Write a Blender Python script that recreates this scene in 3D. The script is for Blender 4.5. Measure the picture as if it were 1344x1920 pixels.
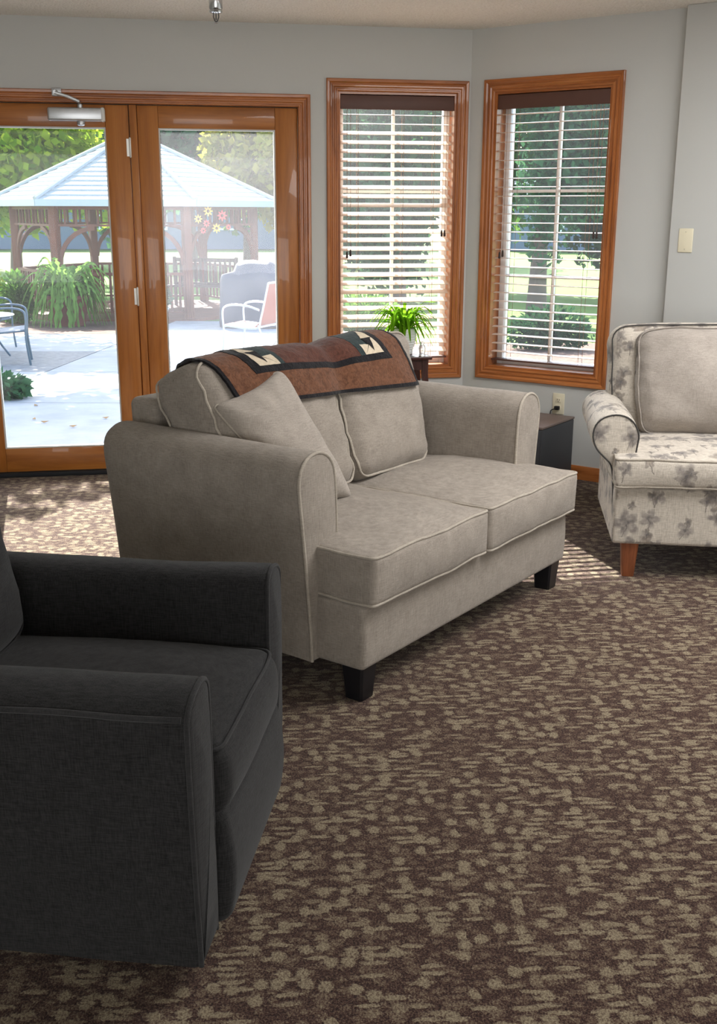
import bpy, bmesh, math, random
import numpy as np
from mathutils import Vector, Matrix, noise
from mathutils.bvhtree import BVHTree

for o in list(bpy.data.objects):
    bpy.data.objects.remove(o)
scene = bpy.context.scene
COL = scene.collection
R = math.radians
rng = random.Random(7)

# ------------------------------------------------------------------ camera
CAM_H = 1.4764
PITCH, ROLL = 0.27241, 0.00323
cd = bpy.data.cameras.new('camera')
cam = bpy.data.objects.new('camera', cd)
COL.objects.link(cam)
fw = Vector((0, math.cos(PITCH), -math.sin(PITCH)))
up = Vector((0, math.sin(PITCH), math.cos(PITCH)))
rt = Vector((1, 0, 0))
cx = rt * math.cos(ROLL) + up * math.sin(ROLL)
cy = -rt * math.sin(ROLL) + up * math.cos(ROLL)
m = Matrix((cx, cy, -fw)).transposed().to_4x4()
m.translation = (0, 0, CAM_H)
cam.matrix_world = m
cd.sensor_fit = 'HORIZONTAL'
cd.sensor_width = 36
cd.lens = 36 * 2022.85 / 1344
cd.clip_start = 0.05
cd.clip_end = 400
scene.camera = cam

# ------------------------------------------------------------------ world, sun, fill lights, exposure
SUN_DIR = Vector((-0.614, 2.155, 1.90)).normalized()      # towards the sun
world = bpy.data.worlds.new('world')
scene.world = world
world.use_nodes = True
wn = world.node_tree.nodes
wl = world.node_tree.links
wn.clear()
wo = wn.new('ShaderNodeOutputWorld')
wb = wn.new('ShaderNodeBackground')
sky = wn.new('ShaderNodeTexSky')
sky.sky_type = 'NISHITA'
sky.sun_disc = False
sky.sun_elevation = math.asin(SUN_DIR.z)
sky.sun_rotation = math.atan2(SUN_DIR.x, SUN_DIR.y)
sky.air_density = 1.0
sky.dust_density = 2.0
wl.new(sky.outputs[0], wb.inputs[0])
wb.inputs[1].default_value = 0.42
wl.new(wb.outputs[0], wo.inputs[0])

sd = bpy.data.lights.new('sun', 'SUN')
sd.energy = 10.5
sd.angle = R(0.25)
sd.color = (1.0, 0.965, 0.92)
sun = bpy.data.objects.new('sun', sd)
COL.objects.link(sun)
sun.rotation_euler = (-SUN_DIR).to_track_quat('-Z', 'Y').to_euler()

def area_light(name, loc, direction, sx, sy, energy, color):
    d = bpy.data.lights.new(name, 'AREA')
    d.shape = 'RECTANGLE'; d.size = sx; d.size_y = sy
    d.energy = energy; d.color = color
    o = bpy.data.objects.new(name, d); COL.objects.link(o)
    o.location = loc
    o.rotation_euler = Vector(direction).to_track_quat('-Z', 'Z').to_euler()
    return o
# added fill lights: above the seating, inside the rear wall
area_light('ceiling_fill_light', (1.9, 3.4, 2.425), (0, 0, -1), 2.0, 1.4, 39, (1.0, 0.99, 0.985))
area_light('rear_fill_light', (0.4, -3.5, 1.35), (0, 1, 0), 4.6, 1.7, 56, (0.985, 0.99, 0.985))

vs = scene.view_settings
scene.display_settings.display_device = 'sRGB'
vs.view_transform = 'Standard'
vs.look = 'None'
vs.gamma = 1.0
vs.exposure = 1.32
vs.use_curve_mapping = False

# ------------------------------------------------------------------ material helpers
def lin(c):
    return tuple(((x / 255.0) / 12.92 if x / 255.0 <= 0.04045 else ((x / 255.0 + 0.055) / 1.055) ** 2.4) for x in c) + (1.0,)

class NT:
    def __init__(self, name):
        self.m = bpy.data.materials.new(name)
        self.m.use_nodes = True
        self.t = self.m.node_tree
        self.t.nodes.clear()
        self.out = self.n('ShaderNodeOutputMaterial')
    def n(self, typ, **kw):
        nd = self.t.nodes.new(typ)
        for k, v in kw.items():
            setattr(nd, k, v)
        return nd
    def l(self, a, b):
        self.t.links.new(a, b)
    def set(self, sock, v):
        if hasattr(v, 'is_output') or isinstance(v, bpy.types.NodeSocket):
            self.l(v, sock)
        else:
            sock.default_value = v
    def math(self, op, a, b=None, c=None, clamp=False):
        nd = self.n('ShaderNodeMath', operation=op, use_clamp=clamp)
        self.set(nd.inputs[0], a)
        if b is not None: self.set(nd.inputs[1], b)
        if c is not None: self.set(nd.inputs[2], c)
        return nd.outputs[0]
    def mix(self, f, a, b, mode='MIX'):
        nd = self.n('ShaderNodeMix', data_type='RGBA', blend_type=mode)
        self.set(nd.inputs[0], f); self.set(nd.inputs[6], a); self.set(nd.inputs[7], b)
        return nd.outputs[2]
    def coord(self, which='Object'):
        return self.n('ShaderNodeTexCoord').outputs[which]
    def mapping(self, vec, scale=(1, 1, 1), loc=(0, 0, 0), rot=(0, 0, 0)):
        nd = self.n('ShaderNodeMapping')
        self.l(vec, nd.inputs[0])
        nd.inputs[1].default_value = loc; nd.inputs[2].default_value = rot; nd.inputs[3].default_value = scale
        return nd.outputs[0]
    def noise(self, vec, scale=5, detail=3, rough=0.5, dist=0.0):
        nd = self.n('ShaderNodeTexNoise')
        self.l(vec, nd.inputs['Vector'])
        nd.inputs['Scale'].default_value = scale; nd.inputs['Detail'].default_value = detail
        nd.inputs['Roughness'].default_value = rough; nd.inputs['Distortion'].default_value = dist
        return nd.outputs[0]
    def voronoi(self, vec, scale=5, rand=1.0, dims='2D', feature='F1'):
        nd = self.n('ShaderNodeTexVoronoi', voronoi_dimensions=dims, feature=feature)
        self.l(vec, nd.inputs['Vector'])
        nd.inputs['Scale'].default_value = scale
        nd.inputs['Randomness'].default_value = rand
        return nd
    def ramp(self, f, stops, interp='LINEAR'):
        nd = self.n('ShaderNodeValToRGB')
        nd.color_ramp.interpolation = interp
        e = nd.color_ramp.elements
        while len(e) < len(stops): e.new(0.5)
        for i, (p, c) in enumerate(stops):
            e[i].position = p; e[i].color = c
        self.l(f, nd.inputs[0])
        return nd.outputs[0]
    def mapr(self, f, a, b, c=0.0, d=1.0, smooth=False):
        nd = self.n('ShaderNodeMapRange')
        if smooth: nd.interpolation_type = 'SMOOTHSTEP'
        self.set(nd.inputs[0], f)
        nd.inputs[1].default_value = a; nd.inputs[2].default_value = b
        nd.inputs[3].default_value = c; nd.inputs[4].default_value = d
        return nd.outputs[0]
    def bump(self, h, strength=0.3, dist=0.01):
        nd = self.n('ShaderNodeBump')
        nd.inputs['Strength'].default_value = strength
        nd.inputs['Distance'].default_value = dist
        self.l(h, nd.inputs['Height'])
        return nd.outputs[0]
    def principled(self, color, rough=0.6, metal=0.0, normal=None, sheen=0.0, spec=0.5, trans=0.0, ior=1.45, emis=None, coat=0.0):
        b = self.n('ShaderNodeBsdfPrincipled')
        self.set(b.inputs['Base Color'], color)
        self.set(b.inputs['Roughness'], rough)
        b.inputs['Metallic'].default_value = metal
        b.inputs['Specular IOR Level'].default_value = spec
        b.inputs['IOR'].default_value = ior
        b.inputs['Transmission Weight'].default_value = trans
        b.inputs['Sheen Weight'].default_value = sheen
        b.inputs['Sheen Roughness'].default_value = 0.5
        b.inputs['Coat Weight'].default_value = coat
        if normal is not None: self.l(normal, b.inputs['Normal'])
        return b
    def done(self, shader):
        self.l(shader if isinstance(shader, bpy.types.NodeSocket) else shader.outputs[0], self.out.inputs[0])
        return self.m

MATS = {}
def plain(name, rgb, rough=0.6, metal=0.0, spec=0.5, var=0.06, vscale=8.0, bump=0.0, coat=0.0):
    if name in MATS: return MATS[name]
    t = NT(name)
    co = t.coord()
    f = t.noise(co, vscale, 4)
    c = lin(rgb)
    lo = tuple(x * (1 - var) for x in c[:3]) + (1,)
    hi = tuple(min(1, x * (1 + var)) for x in c[:3]) + (1,)
    col = t.mix(f, lo, hi)
    nrm = t.bump(t.noise(co, vscale * 12, 3), bump, 0.004) if bump else None
    MATS[name] = t.done(t.principled(col, rough, metal, nrm, spec=spec, coat=coat))
    return MATS[name]

def fabric(name, dark, light, scale=1.0, sheen=0.25, slub=0.5, bump=0.35):
    t = NT(name)
    co = t.coord()
    a = t.noise(t.mapping(co, (420 * scale, 420 * scale, 34 * scale)), 1.0, 3, 0.6)
    b = t.noise(t.mapping(co, (40 * scale, 40 * scale, 460 * scale)), 1.0, 3, 0.6)
    c = t.noise(co, 14, 3)
    ab = t.math('ADD', t.math('MULTIPLY', a, 0.5), t.math('MULTIPLY', b, 0.5))
    ab = t.mapr(ab, 0.36, 0.64)
    f = t.math('ADD', t.math('MULTIPLY', ab, slub), t.math('MULTIPLY', c, 1 - slub))
    col = t.mix(f, lin(dark), lin(light))
    nrm = t.bump(ab, bump, 0.0015)
    MATS[name] = t.done(t.principled(col, 0.9, 0, nrm, sheen=sheen, spec=0.15))
    return MATS[name]

def wood(name, dark, mid, light, axis='z', rough=0.35, grain=1.0, coat=0.25):
    t = NT(name)
    co = t.coord()
    s = {'x': (2.2, 34, 34), 'y': (34, 2.2, 34), 'z': (34, 34, 2.2)}[axis]
    s = tuple(q * grain for q in s)
    v = t.mapping(co, s)
    f1 = t.noise(v, 1.0, 4, 0.62, 0.6)
    v2 = t.mapping(co, tuple(q * 5 for q in s))
    f2 = t.noise(v2, 1.0, 2, 0.5)
    col = t.ramp(f1, [(0.25, lin(dark)), (0.5, lin(mid)), (0.75, lin(light))])
    col = t.mix(t.mapr(f2, 0.55, 0.75, 0, 0.28), col, lin(dark))
    nrm = t.bump(f2, 0.12, 0.001)
    MATS[name] = t.done(t.principled(col, rough, 0, nrm, coat=coat))
    return MATS[name]

def leafmat(name, c1, c2, trans=0.5):
    t = NT(name)
    g = t.n('ShaderNodeNewGeometry')
    f = g.outputs['Random Per Island']
    col = t.mix(f, lin(c1), lin(c2))
    d = t.n('ShaderNodeBsdfDiffuse'); t.l(col, d.inputs[0])
    tr = t.n('ShaderNodeBsdfTranslucent'); t.l(col, tr.inputs[0])
    mx = t.n('ShaderNodeMixShader'); mx.inputs[0].default_value = trans
    t.l(d.outputs[0], mx.inputs[1]); t.l(tr.outputs[0], mx.inputs[2])
    MATS[name] = t.done(mx.outputs[0])
    return MATS[name]

def glassmat(name, haze=0.03, tint=(0.97, 0.985, 0.98, 1), hazecol=(0.9, 0.92, 0.95, 1)):
    t = NT(name)
    tr = t.n('ShaderNodeBsdfTransparent'); tr.inputs[0].default_value = tint
    gl = t.n('ShaderNodeBsdfGlossy'); gl.inputs['Roughness'].default_value = 0.02
    fr = t.n('ShaderNodeFresnel'); fr.inputs[0].default_value = 1.2
    m1 = t.n('ShaderNodeMixShader')
    t.l(fr.outputs[0], m1.inputs[0]); t.l(tr.outputs[0], m1.inputs[1]); t.l(gl.outputs[0], m1.inputs[2])
    ts = t.n('ShaderNodeBsdfTranslucent'); ts.inputs[0].default_value = hazecol
    m2 = t.n('ShaderNodeMixShader')
    f = t.noise(t.coord(), 2.2, 3)
    t.l(t.mapr(f, 0.3, 0.7, haze * 0.7, haze * 1.3), m2.inputs[0])
    t.l(m1.outputs[0], m2.inputs[1]); t.l(ts.outputs[0], m2.inputs[2])
    MATS[name] = t.done(m2.outputs[0])
    return MATS[name]

# ------------------------------------------------------------------ mesh helpers
def join(*parts):
    V, F = [], []
    for v, f in parts:
        o = len(V)
        V.extend(v); F.extend([tuple(i + o for i in q) for q in f])
    return V, F

def box(x0, x1, y0, y1, z0, z1):
    v = [(x, y, z) for x in (x0, x1) for y in (y0, y1) for z in (z0, z1)]
    f = [(0, 1, 3, 2), (4, 6, 7, 5), (0, 4, 5, 1), (2, 3, 7, 6), (0, 2, 6, 4), (1, 5, 7, 3)]
    return v, f

def bbox(x0, x1, y0, y1, z0, z1, bev=0.004, seg=2):
    bm = bmesh.new()
    v, f = box(x0, x1, y0, y1, z0, z1)
    vs_ = [bm.verts.new(p) for p in v]
    for q in f: bm.faces.new([vs_[i] for i in q])
    bmesh.ops.bevel(bm, geom=bm.edges[:], offset=bev, segments=seg, affect='EDGES', profile=0.5)
    bm.verts.index_update()
    r = ([tuple(p.co) for p in bm.verts], [tuple(p.index for p in fc.verts) for fc in bm.faces])
    bm.free()
    return r

def rbox(x0, x1, y0, y1, z0, z1, r, n=8, k=4, deform=None):
    c = Vector(((x0 + x1) / 2, (y0 + y1) / 2, (z0 + z1) / 2))
    h = Vector(((x1 - x0) / 2, (y1 - y0) / 2, (z1 - z0) / 2))
    r = min(r, h.x * .999, h.y * .999, h.z * .999)
    def samp(a):
        e = [-a + r * (1 - math.cos(i / k * math.pi / 2) if False else i / k) for i in range(k)]
        e += [-(a - r) + 2 * (a - r) * i / n for i in range(n + 1)]
        e += [a - r + r * (i + 1) / k for i in range(k)]
        return e
    S = [samp(h.x), samp(h.y), samp(h.z)]
    V, F, idx = [], [], {}
    def add(p):
        q = Vector([max(-(h[i] - r), min(h[i] - r, p[i])) for i in range(3)])
        d = p - q
        if d.length > 1e-9: p = q + d.normalized() * r
        key = (round(p.x, 6), round(p.y, 6), round(p.z, 6))
        if key not in idx:
            idx[key] = len(V); V.append(p + c)
        return idx[key]
    for ax in range(3):
        a, b = [(1, 2), (2, 0), (0, 1)][ax]
        for sg in (-1, 1):
            G = []
            for u in S[a]:
                row = []
                for w in S[b]:
                    p = Vector((0, 0, 0)); p[ax] = sg * h[ax]; p[a] = u; p[b] = w
                    row.append(add(p))
                G.append(row)
            for i in range(len(S[a]) - 1):
                for j in range(len(S[b]) - 1):
                    q = (G[i][j], G[i + 1][j], G[i + 1][j + 1], G[i][j + 1])
                    if sg < 0: q = q[::-1]
                    q2 = []
                    for t in q:
                        if t not in q2: q2.append(t)
                    if len(q2) >= 3: F.append(tuple(q2))
    if deform: V = [Vector(deform(p)) for p in V]
    return [tuple(p) for p in V], F

def tube(path, r, n=8, closed=False, cap=True):
    P = [Vector(p) for p in path]
    N = len(P)
    rr = r if isinstance(r, (list, tuple)) else [r] * N
    V, F = [], []
    T = []
    for i in range(N):
        a = P[(i - 1) % N] if (closed or i > 0) else P[i]
        b = P[(i + 1) % N] if (closed or i < N - 1) else P[i]
        t = (b - a)
        T.append(t.normalized() if t.length > 1e-9 else Vector((0, 0, 1)))
    ref = Vector((0, 0, 1)) if abs(T[0].z) < 0.9 else Vector((1, 0, 0))
    u = (ref - T[0] * ref.dot(T[0])).normalized()
    for i in range(N):
        u = (u - T[i] * u.dot(T[i]))
        u = u.normalized() if u.length > 1e-6 else T[i].orthogonal().normalized()
        v = T[i].cross(u)
        for j in range(n):
            a = 2 * math.pi * j / n
            V.append(tuple(P[i] + (u * math.cos(a) + v * math.sin(a)) * rr[i]))
    M = N if closed else N - 1
    for i in range(M):
        for j in range(n):
            a, b = i * n + j, i * n + (j + 1) % n
            c_, d_ = ((i + 1) % N) * n + (j + 1) % n, ((i + 1) % N) * n + j
            F.append((a, b, c_, d_))
    if cap and not closed:
        F.append(tuple(range(n))[::-1]); F.append(tuple((N - 1) * n + j for j in range(n)))
    return V, F

def lathe(prof, n=24, cx_=0, cy_=0):
    V, F = [], []
    for r, z in prof:
        for j in range(n):
            a = 2 * math.pi * j / n
            V.append((cx_ + r * math.cos(a), cy_ + r * math.sin(a), z))
    for i in range(len(prof) - 1):
        for j in range(n):
            F.append((i * n + j, i * n + (j + 1) % n, (i + 1) * n + (j + 1) % n, (i + 1) * n + j))
    F.append(tuple(range(n))[::-1]); F.append(tuple((len(prof) - 1) * n + j for j in range(n)))
    return V, F

def loft(rings, cap0=True, cap1=True):
    n = len(rings[0]); V, F = [], []
    for r_ in rings: V.extend([tuple(p) for p in r_])
    for i in range(len(rings) - 1):
        for j in range(n):
            F.append((i * n + j, i * n + (j + 1) % n, (i + 1) * n + (j + 1) % n, (i + 1) * n + j))
    for cap, i in ((cap0, 0), (cap1, len(rings) - 1)):
        if cap:
            c = [sum(p[k] for p in rings[i]) / n for k in range(3)]
            V.append(tuple(c)); ci = len(V) - 1
            for j in range(n):
                t = (i * n + j, i * n + (j + 1) % n, ci)
                F.append(t if i else t[::-1])
    return V, F

def spline(pts, n=4, closed=False):
    P = [Vector(p) for p in pts]; N = len(P); out = []
    for i in range(N if closed else N - 1):
        p0 = P[(i - 1) % N] if (closed or i > 0) else P[i]
        p1 = P[i]; p2 = P[(i + 1) % N]
        p3 = P[(i + 2) % N] if (closed or i < N - 2) else p2
        for k in range(n):
            t = k / n
            out.append(0.5 * ((2 * p1) + (p2 - p0) * t + (2 * p0 - 5 * p1 + 4 * p2 - p3) * t * t + (3 * p1 - p0 - 3 * p2 + p3) * t ** 3))
    if not closed: out.append(P[-1])
    return out

def xf(vf, fn):
    return [tuple(fn(Vector(p))) for p in vf[0]], vf[1]

def move(vf, x=0, y=0, z=0, rz=0, rx=0, ry=0, s=1):
    M = Matrix.Translation((x, y, z)) @ Matrix.Rotation(rz, 4, 'Z') @ Matrix.Rotation(ry, 4, 'Y') @ Matrix.Rotation(rx, 4, 'X') @ Matrix.Scale(s, 4)
    return [tuple(M @ Vector(p)) for p in vf[0]], vf[1]

def obj(name, vf, mat, parent=None, smooth=40, uv=False, fix=True):
    me = bpy.data.meshes.new(name)
    me.from_pydata([tuple(p) for p in vf[0]], [], [tuple(q) for q in vf[1]])
    if fix:
        bm = bmesh.new(); bm.from_mesh(me)
        bmesh.ops.recalc_face_normals(bm, faces=bm.faces[:])
        bm.to_mesh(me); bm.free()
    me.update()
    if smooth:
        me.shade_smooth()
        me.set_sharp_from_angle(angle=R(smooth))
    if uv:
        ul = me.uv_layers.new(name='UVMap')
        for p in me.polygons:
            n_ = p.normal
            ax = max(range(3), key=lambda i: abs(n_[i]))
            for li in p.loop_indices:
                c = me.vertices[me.loops[li].vertex_index].co
                ul.data[li].uv = {0: (c.y + 3.1, c.z), 1: (c.x, c.z), 2: (c.x, c.y + 7.3)}[ax]
    if mat: me.materials.append(mat)
    o = bpy.data.objects.new(name, me); COL.objects.link(o)
    if parent: o.parent = parent
    return o

def share(src, name, parent, loc=(0, 0, 0), rot=(0, 0, 0), scale=(1, 1, 1)):
    o = bpy.data.objects.new(name, src.data); COL.objects.link(o)
    o.parent = parent; o.location = loc; o.rotation_euler = rot; o.scale = scale
    return o

def tag(o, label, cat, group=None, kind=None):
    o['label'] = label; o['category'] = cat
    if group: o['group'] = group
    if kind: o['kind'] = kind
    return o

def thing(name, label, cat, loc=(0, 0, 0), rz=0, group=None):
    o = bpy.data.objects.new(name, None); COL.objects.link(o)
    o.empty_display_size = 0.1
    o.location = loc; o.rotation_euler = (0, 0, rz)
    return tag(o, label, cat, group)

def struct(name, vf, mat, label=None, smooth=30):
    o = obj(name, vf, mat, None, smooth)
    o['kind'] = 'structure'
    o['label'] = label or name.replace('_', ' ')
    o['category'] = name.split('_')[0]
    return o

def struct_empty(name, loc, rz, label):
    o = bpy.data.objects.new(name, None); COL.objects.link(o)
    o.location = loc; o.rotation_euler = (0, 0, rz)
    o['kind'] = 'structure'; o['label'] = label; o['category'] = name.split('_')[0]
    return o

# ------------------------------------------------------------------ materials
def mk_wall():
    t = NT('wall_paint'); co = t.coord()
    col = t.mix(t.noise(co, 1.3, 3), lin((196, 197, 194)), lin((203, 204, 201)))
    MATS['wall'] = t.done(t.principled(col, 0.75, 0, t.bump(t.noise(co, 160, 3), 0.12, 0.002), spec=0.3))
mk_wall()
def mk_ceiling():
    t = NT('popcorn_ceiling'); co = t.coord()
    v = t.voronoi(co, 85, 1.0, '3D')
    n = t.noise(co, 60, 4, 0.7)
    h = t.math('ADD', t.math('MULTIPLY', v.outputs[0], -0.8), n)
    col = t.mix(t.mapr(h, -0.3, 0.6), lin((236, 233, 226)), lin((253, 251, 246)))
    MATS['ceiling'] = t.done(t.principled(col, 0.95, 0, t.bump(h, 0.55, 0.012), spec=0.1))
mk_ceiling()
def mk_carpet():
    t = NT('patterned_carpet')
    co = t.coord()
    warp = t.n('ShaderNodeTexNoise'); t.l(co, warp.inputs['Vector']); warp.inputs['Scale'].default_value = 26
    wv = t.n('ShaderNodeVectorMath', operation='MULTIPLY_ADD')
    t.l(warp.outputs['Color'], wv.inputs[0]); wv.inputs[1].default_value = (0.012, 0.012, 0); t.l(co, wv.inputs[2])
    base = t.mapping(wv.outputs[0], (1.12, 1.12, 1), (0, 0, 0), (0, 0, R(-4)))
    # round petals
    fz = t.noise(co, 130, 3, 0.75)
    fzz = t.mapr(fz, 0.25, 0.75, -0.16, 0.16)
    d = t.voronoi(t.mapping(base, (19.0, 17.5, 1)), 1.0, 0.8)
    dots = t.mapr(t.math('ADD', d.outputs[0], fzz), 0.24, 0.40, 1, 0, True)
    pick = t.n('ShaderNodeSeparateColor'); t.l(d.outputs['Color'], pick.inputs[0])
    dots = t.math('MULTIPLY', dots, t.mapr(pick.outputs[0], 0.25, 0.6, 0.0, 1.0))
    # long leaf dashes
    e = t.voronoi(t.mapping(base, (11.0, 42.0, 1), (3.3, 1.7, 0)), 1.0, 0.9)
    dash = t.mapr(t.math('ADD', e.outputs[0], fzz), 0.26, 0.42, 1, 0, True)
    pk2 = t.n('ShaderNodeSeparateColor'); t.l(e.outputs['Color'], pk2.inputs[0])
    dash = t.math('MULTIPLY', dash, t.mapr(pk2.outputs[1], 0.35, 0.65, 0.0, 1.0))
    e2 = t.voronoi(t.mapping(base, (26.0, 34.0, 1), (7.3, 5.7, 0), (0, 0, R(40))), 1.0, 1.0)
    small = t.math('MULTIPLY', t.mapr(t.math('ADD', e2.outputs[0], fzz), 0.2, 0.42, 1, 0, True), 0.45)
    msk = t.math('MAXIMUM', t.math('MAXIMUM', dots, dash), small)
    grain = t.noise(co, 270, 2, 0.75)
    gr2 = t.noise(t.mapping(co, (210, 120, 1)), 1.0, 3, 0.7)
    g = t.math('ADD', t.mapr(grain, 0.3, 0.7, -0.32, 0.32), t.mapr(gr2, 0.3, 0.7, -0.32, 0.32))
    m2 = t.math('ADD', t.math('ADD', t.math('MULTIPLY', msk, 0.54), 0.20), g, clamp=True)
    col = t.ramp(m2, [(0.0, lin((32, 16, 13))), (0.3, lin((74, 51, 43))), (0.62, lin((112, 98, 80))), (1.0, lin((150, 138, 114)))])
    h = t.math('ADD', t.math('MULTIPLY', msk, 0.6), t.math('MULTIPLY', grain, 0.9))
    MATS['carpet'] = t.done(t.principled(col, 0.95, 0, t.bump(h, 0.6, 0.006), sheen=0.12, spec=0.1))
mk_carpet()
OAK = dict(dark=(112, 60, 26), mid=(168, 100, 50), light=(190, 122, 68))
wood('oak_vertical', axis='z', **OAK)
wood('oak_horizontal', axis='x', **OAK)
DO = dict(dark=(132, 76, 28), mid=(172, 106, 44), light=(190, 124, 58))
wood('door_vertical', axis='z', grain=0.55, **DO)
wood('door_horizontal', axis='x', grain=0.55, **DO)
wood('dark_walnut', (38, 20, 16), (66, 36, 30), (84, 48, 40), axis='z', rough=0.4)
wood('chair_leg_wood', (88, 44, 22), (128, 72, 42), (150, 90, 56), axis='z', rough=0.4)
fabric('linen_grey', (112, 104, 96), (172, 162, 150), sheen=0.12)
fabric('linen_grey_light', (124, 116, 109), (180, 171, 161), sheen=0.12)
fabric('charcoal', (13, 13, 13), (52, 51, 51), sheen=0.10, slub=0.7)
fabric('charcoal_piping', (26, 26, 27), (58, 57, 57), sheen=0.1)
fabric('linen_piping', (134, 126, 115), (190, 180, 166), sheen=0.1)
fabric('pillow_grey', (128, 120, 112), (184, 174, 163), sheen=0.12)
plain('dark_piping', (58, 56, 54), 0.9)
plain('black_leg', (22, 22, 26), 0.35)
plain('white_vinyl', (238, 238, 236), 0.35, var=0.02)
plain('blind_valance', (92, 62, 52), 0.5, var=0.1)
plain('blind_slat', (224, 204, 186), 0.32, var=0.06)
plain('blind_cord', (150, 120, 96), 0.8)
plain('tassel', (48, 32, 26), 0.5)
plain('aluminium', (196, 198, 200), 0.35, 0.85)
plain('chrome', (210, 212, 214), 0.16, 1.0, var=0.02)
plain('hinge_metal', (222, 220, 214), 0.35, 0.3)
plain('rubber', (34, 36, 40), 0.7)
plain('ivory_plastic', (226, 218, 192), 0.4, var=0.02)
plain('slot_dark', (40, 36, 32), 0.6)
plain('box_charcoal', (58, 60, 64), 0.55, var=0.08)
plain('box_top', (112, 98, 92), 0.5, var=0.08)
plain('cord_black', (26, 25, 25), 0.5)
plain('pot_white', (236, 236, 234), 0.4, var=0.03)
plain('soil', (52, 38, 28), 0.95, bump=0.5)
glassmat('clear_glass', 0.005)
glassmat('hazy_glass', 0.025, hazecol=(0.86, 0.86, 0.93, 1))
glassmat('window_glass', 0.012)

# ------------------------------------------------------------------ room shell
A1 = 0.17311
A2 = A1 - math.pi / 4
KX, KY = 0.6215, 6.4522                       # inside corner between the two window walls
CEIL = 2.44
d1 = Vector((math.cos(A1), math.sin(A1), 0)); o1 = Vector((-math.sin(A1), math.cos(A1), 0))
d2 = Vector((math.cos(A2), math.sin(A2), 0)); o2 = Vector((-math.sin(A2), math.cos(A2), 0))
K = Vector((KX, KY, 0))
def w1(t, y, z): return K + d1 * t + o1 * y + Vector((0, 0, z))
def w2(t, y, z): return K + d2 * t + o2 * y + Vector((0, 0, z))

def holed_wall(x0, x1, z0, z1, th, holes):
    xs = sorted({x0, x1, *[h[0] for h in holes], *[h[1] for h in holes]})
    zs = sorted({z0, z1, *[h[2] for h in holes], *[h[3] for h in holes]})
    parts = []
    for i in range(len(xs) - 1):
        zrun = None
        for j in range(len(zs) - 1):
            cxm, czm = (xs[i] + xs[i + 1]) / 2, (zs[j] + zs[j + 1]) / 2
            if not any(h[0] < cxm < h[1] and h[2] < czm < h[3] for h in holes):
                if zrun is None: zrun = [zs[j], zs[j + 1]]
                else: zrun[1] = zs[j + 1]
            else:
                if zrun: parts.append(box(xs[i], xs[i + 1], 0, th, *zrun)); zrun = None
        if zrun: parts.append(box(xs[i], xs[i + 1], 0, th, *zrun))
    return join(*parts)

TH = 0.17
DOOR_T0, DOOR_T1 = -2.84, -0.972
W1H = (-0.752, -0.080, 0.583, 2.107)
W2H = (0.158, 0.842, 0.592, 2.108)
wl_back = struct('wall_back', holed_wall(-4.3, 0.075, 0, CEIL, TH, [(DOOR_T0, DOOR_T1, -0.01, 2.022), W1H]), MATS['wall'], 'greige wall holding the patio door and the left window')
wl_back.location = K; wl_back.rotation_euler.z = A1
wl_bay = struct('wall_bay', holed_wall(-0.075, 1.36, 0, CEIL, TH, [W2H]), MATS['wall'], 'greige angled wall holding the right window')
wl_bay.location = K; wl_bay.rotation_euler.z = A2
W3 = 1.2286
wl_right = struct('wall_right', bbox(W3, 4.05, -0.08, TH - 0.001, 0, CEIL, 0.006), MATS['wall'], 'greige wall standing forward at the right edge')
wl_right.location = K; wl_right.rotation_euler.z = A2

lx = w1(-4.3, 0, 0)
rx = w2(4.05, 0, 0)
def poly_prism(pts, z0, z1):
    n = len(pts)
    V = [(p[0], p[1], z0) for p in pts] + [(p[0], p[1], z1) for p in pts]
    F = [tuple(range(n))[::-1], tuple(range(n, 2 * n))] + [(i, (i + 1) % n, (i + 1) % n + n, i + n) for i in range(n)]
    return V, F
YB = -3.6
a_ = w1(-4.3, 0.1, 0); b_ = w1(0.03, 0.09, 0); c_ = w2(4.05, 0.09, 0)
room = [(a_.x, a_.y), (b_.x, b_.y), (c_.x, c_.y), (c_.x, YB), (a_.x, YB)]
struct('floor', poly_prism(room, -0.06, 0.0), MATS['carpet'], 'maroon and beige patterned carpet')
struct('ceiling', poly_prism(room, CEIL, CEIL + 0.12), MATS['ceiling'], 'white textured ceiling')
# side and rear walls without openings
wleft = struct('wall_left', box(lx.x - 0.15, lx.x, YB, lx.y + 0.2, 0, CEIL), MATS['wall'], 'greige side wall')
rr = holed_wall(-(rx.x - lx.x) / 2 - 0.2, (rx.x - lx.x) / 2 + 0.3, 0, CEIL, 0.15, [])
wrear = struct('wall_rear', rr, MATS['wall'], 'greige rear wall')
wrear.location = ((rx.x + lx.x) / 2, YB - 0.15, 0)
rs = holed_wall(YB, rx.y, 0, CEIL, 0.15, [])
wside = struct('wall_side', rs, MATS['wall'], 'greige side wall')
wside.location = (rx.x, 0, 0); wside.rotation_euler.z = R(90); wside.location.x = rx.x + 0.15

def baseboard(name, t0, t1, y, rz, lbl):
    prof = [(0, 0), (0, 0.078), (-0.006, 0.078), (-0.011, 0.068), (-0.013, 0.05), (-0.013, 0)]
    V = [(t, y + p[0], p[1]) for t in (t0, t1) for p in prof]
    n = len(prof)
    F = [tuple(range(n)), tuple(range(n, 2 * n))[::-1]] + [(i, (i + 1) % n, (i + 1) % n + n, i + n) for i in range(n)]
    o = struct(name, (V, F), MATS['oak_horizontal'], lbl)
    o.location = K; o.rotation_euler.z = rz
baseboard('baseboard_back', -0.905, -0.002, 0, A1, 'oak baseboard below the left window')
baseboard('baseboard_bay', 0.002, W3 - 0.001, 0, A2, 'oak baseboard below the right window')
baseboard('baseboard_right', W3, 4.0, -0.08, A2, 'oak baseboard behind the floral armchair')

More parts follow.
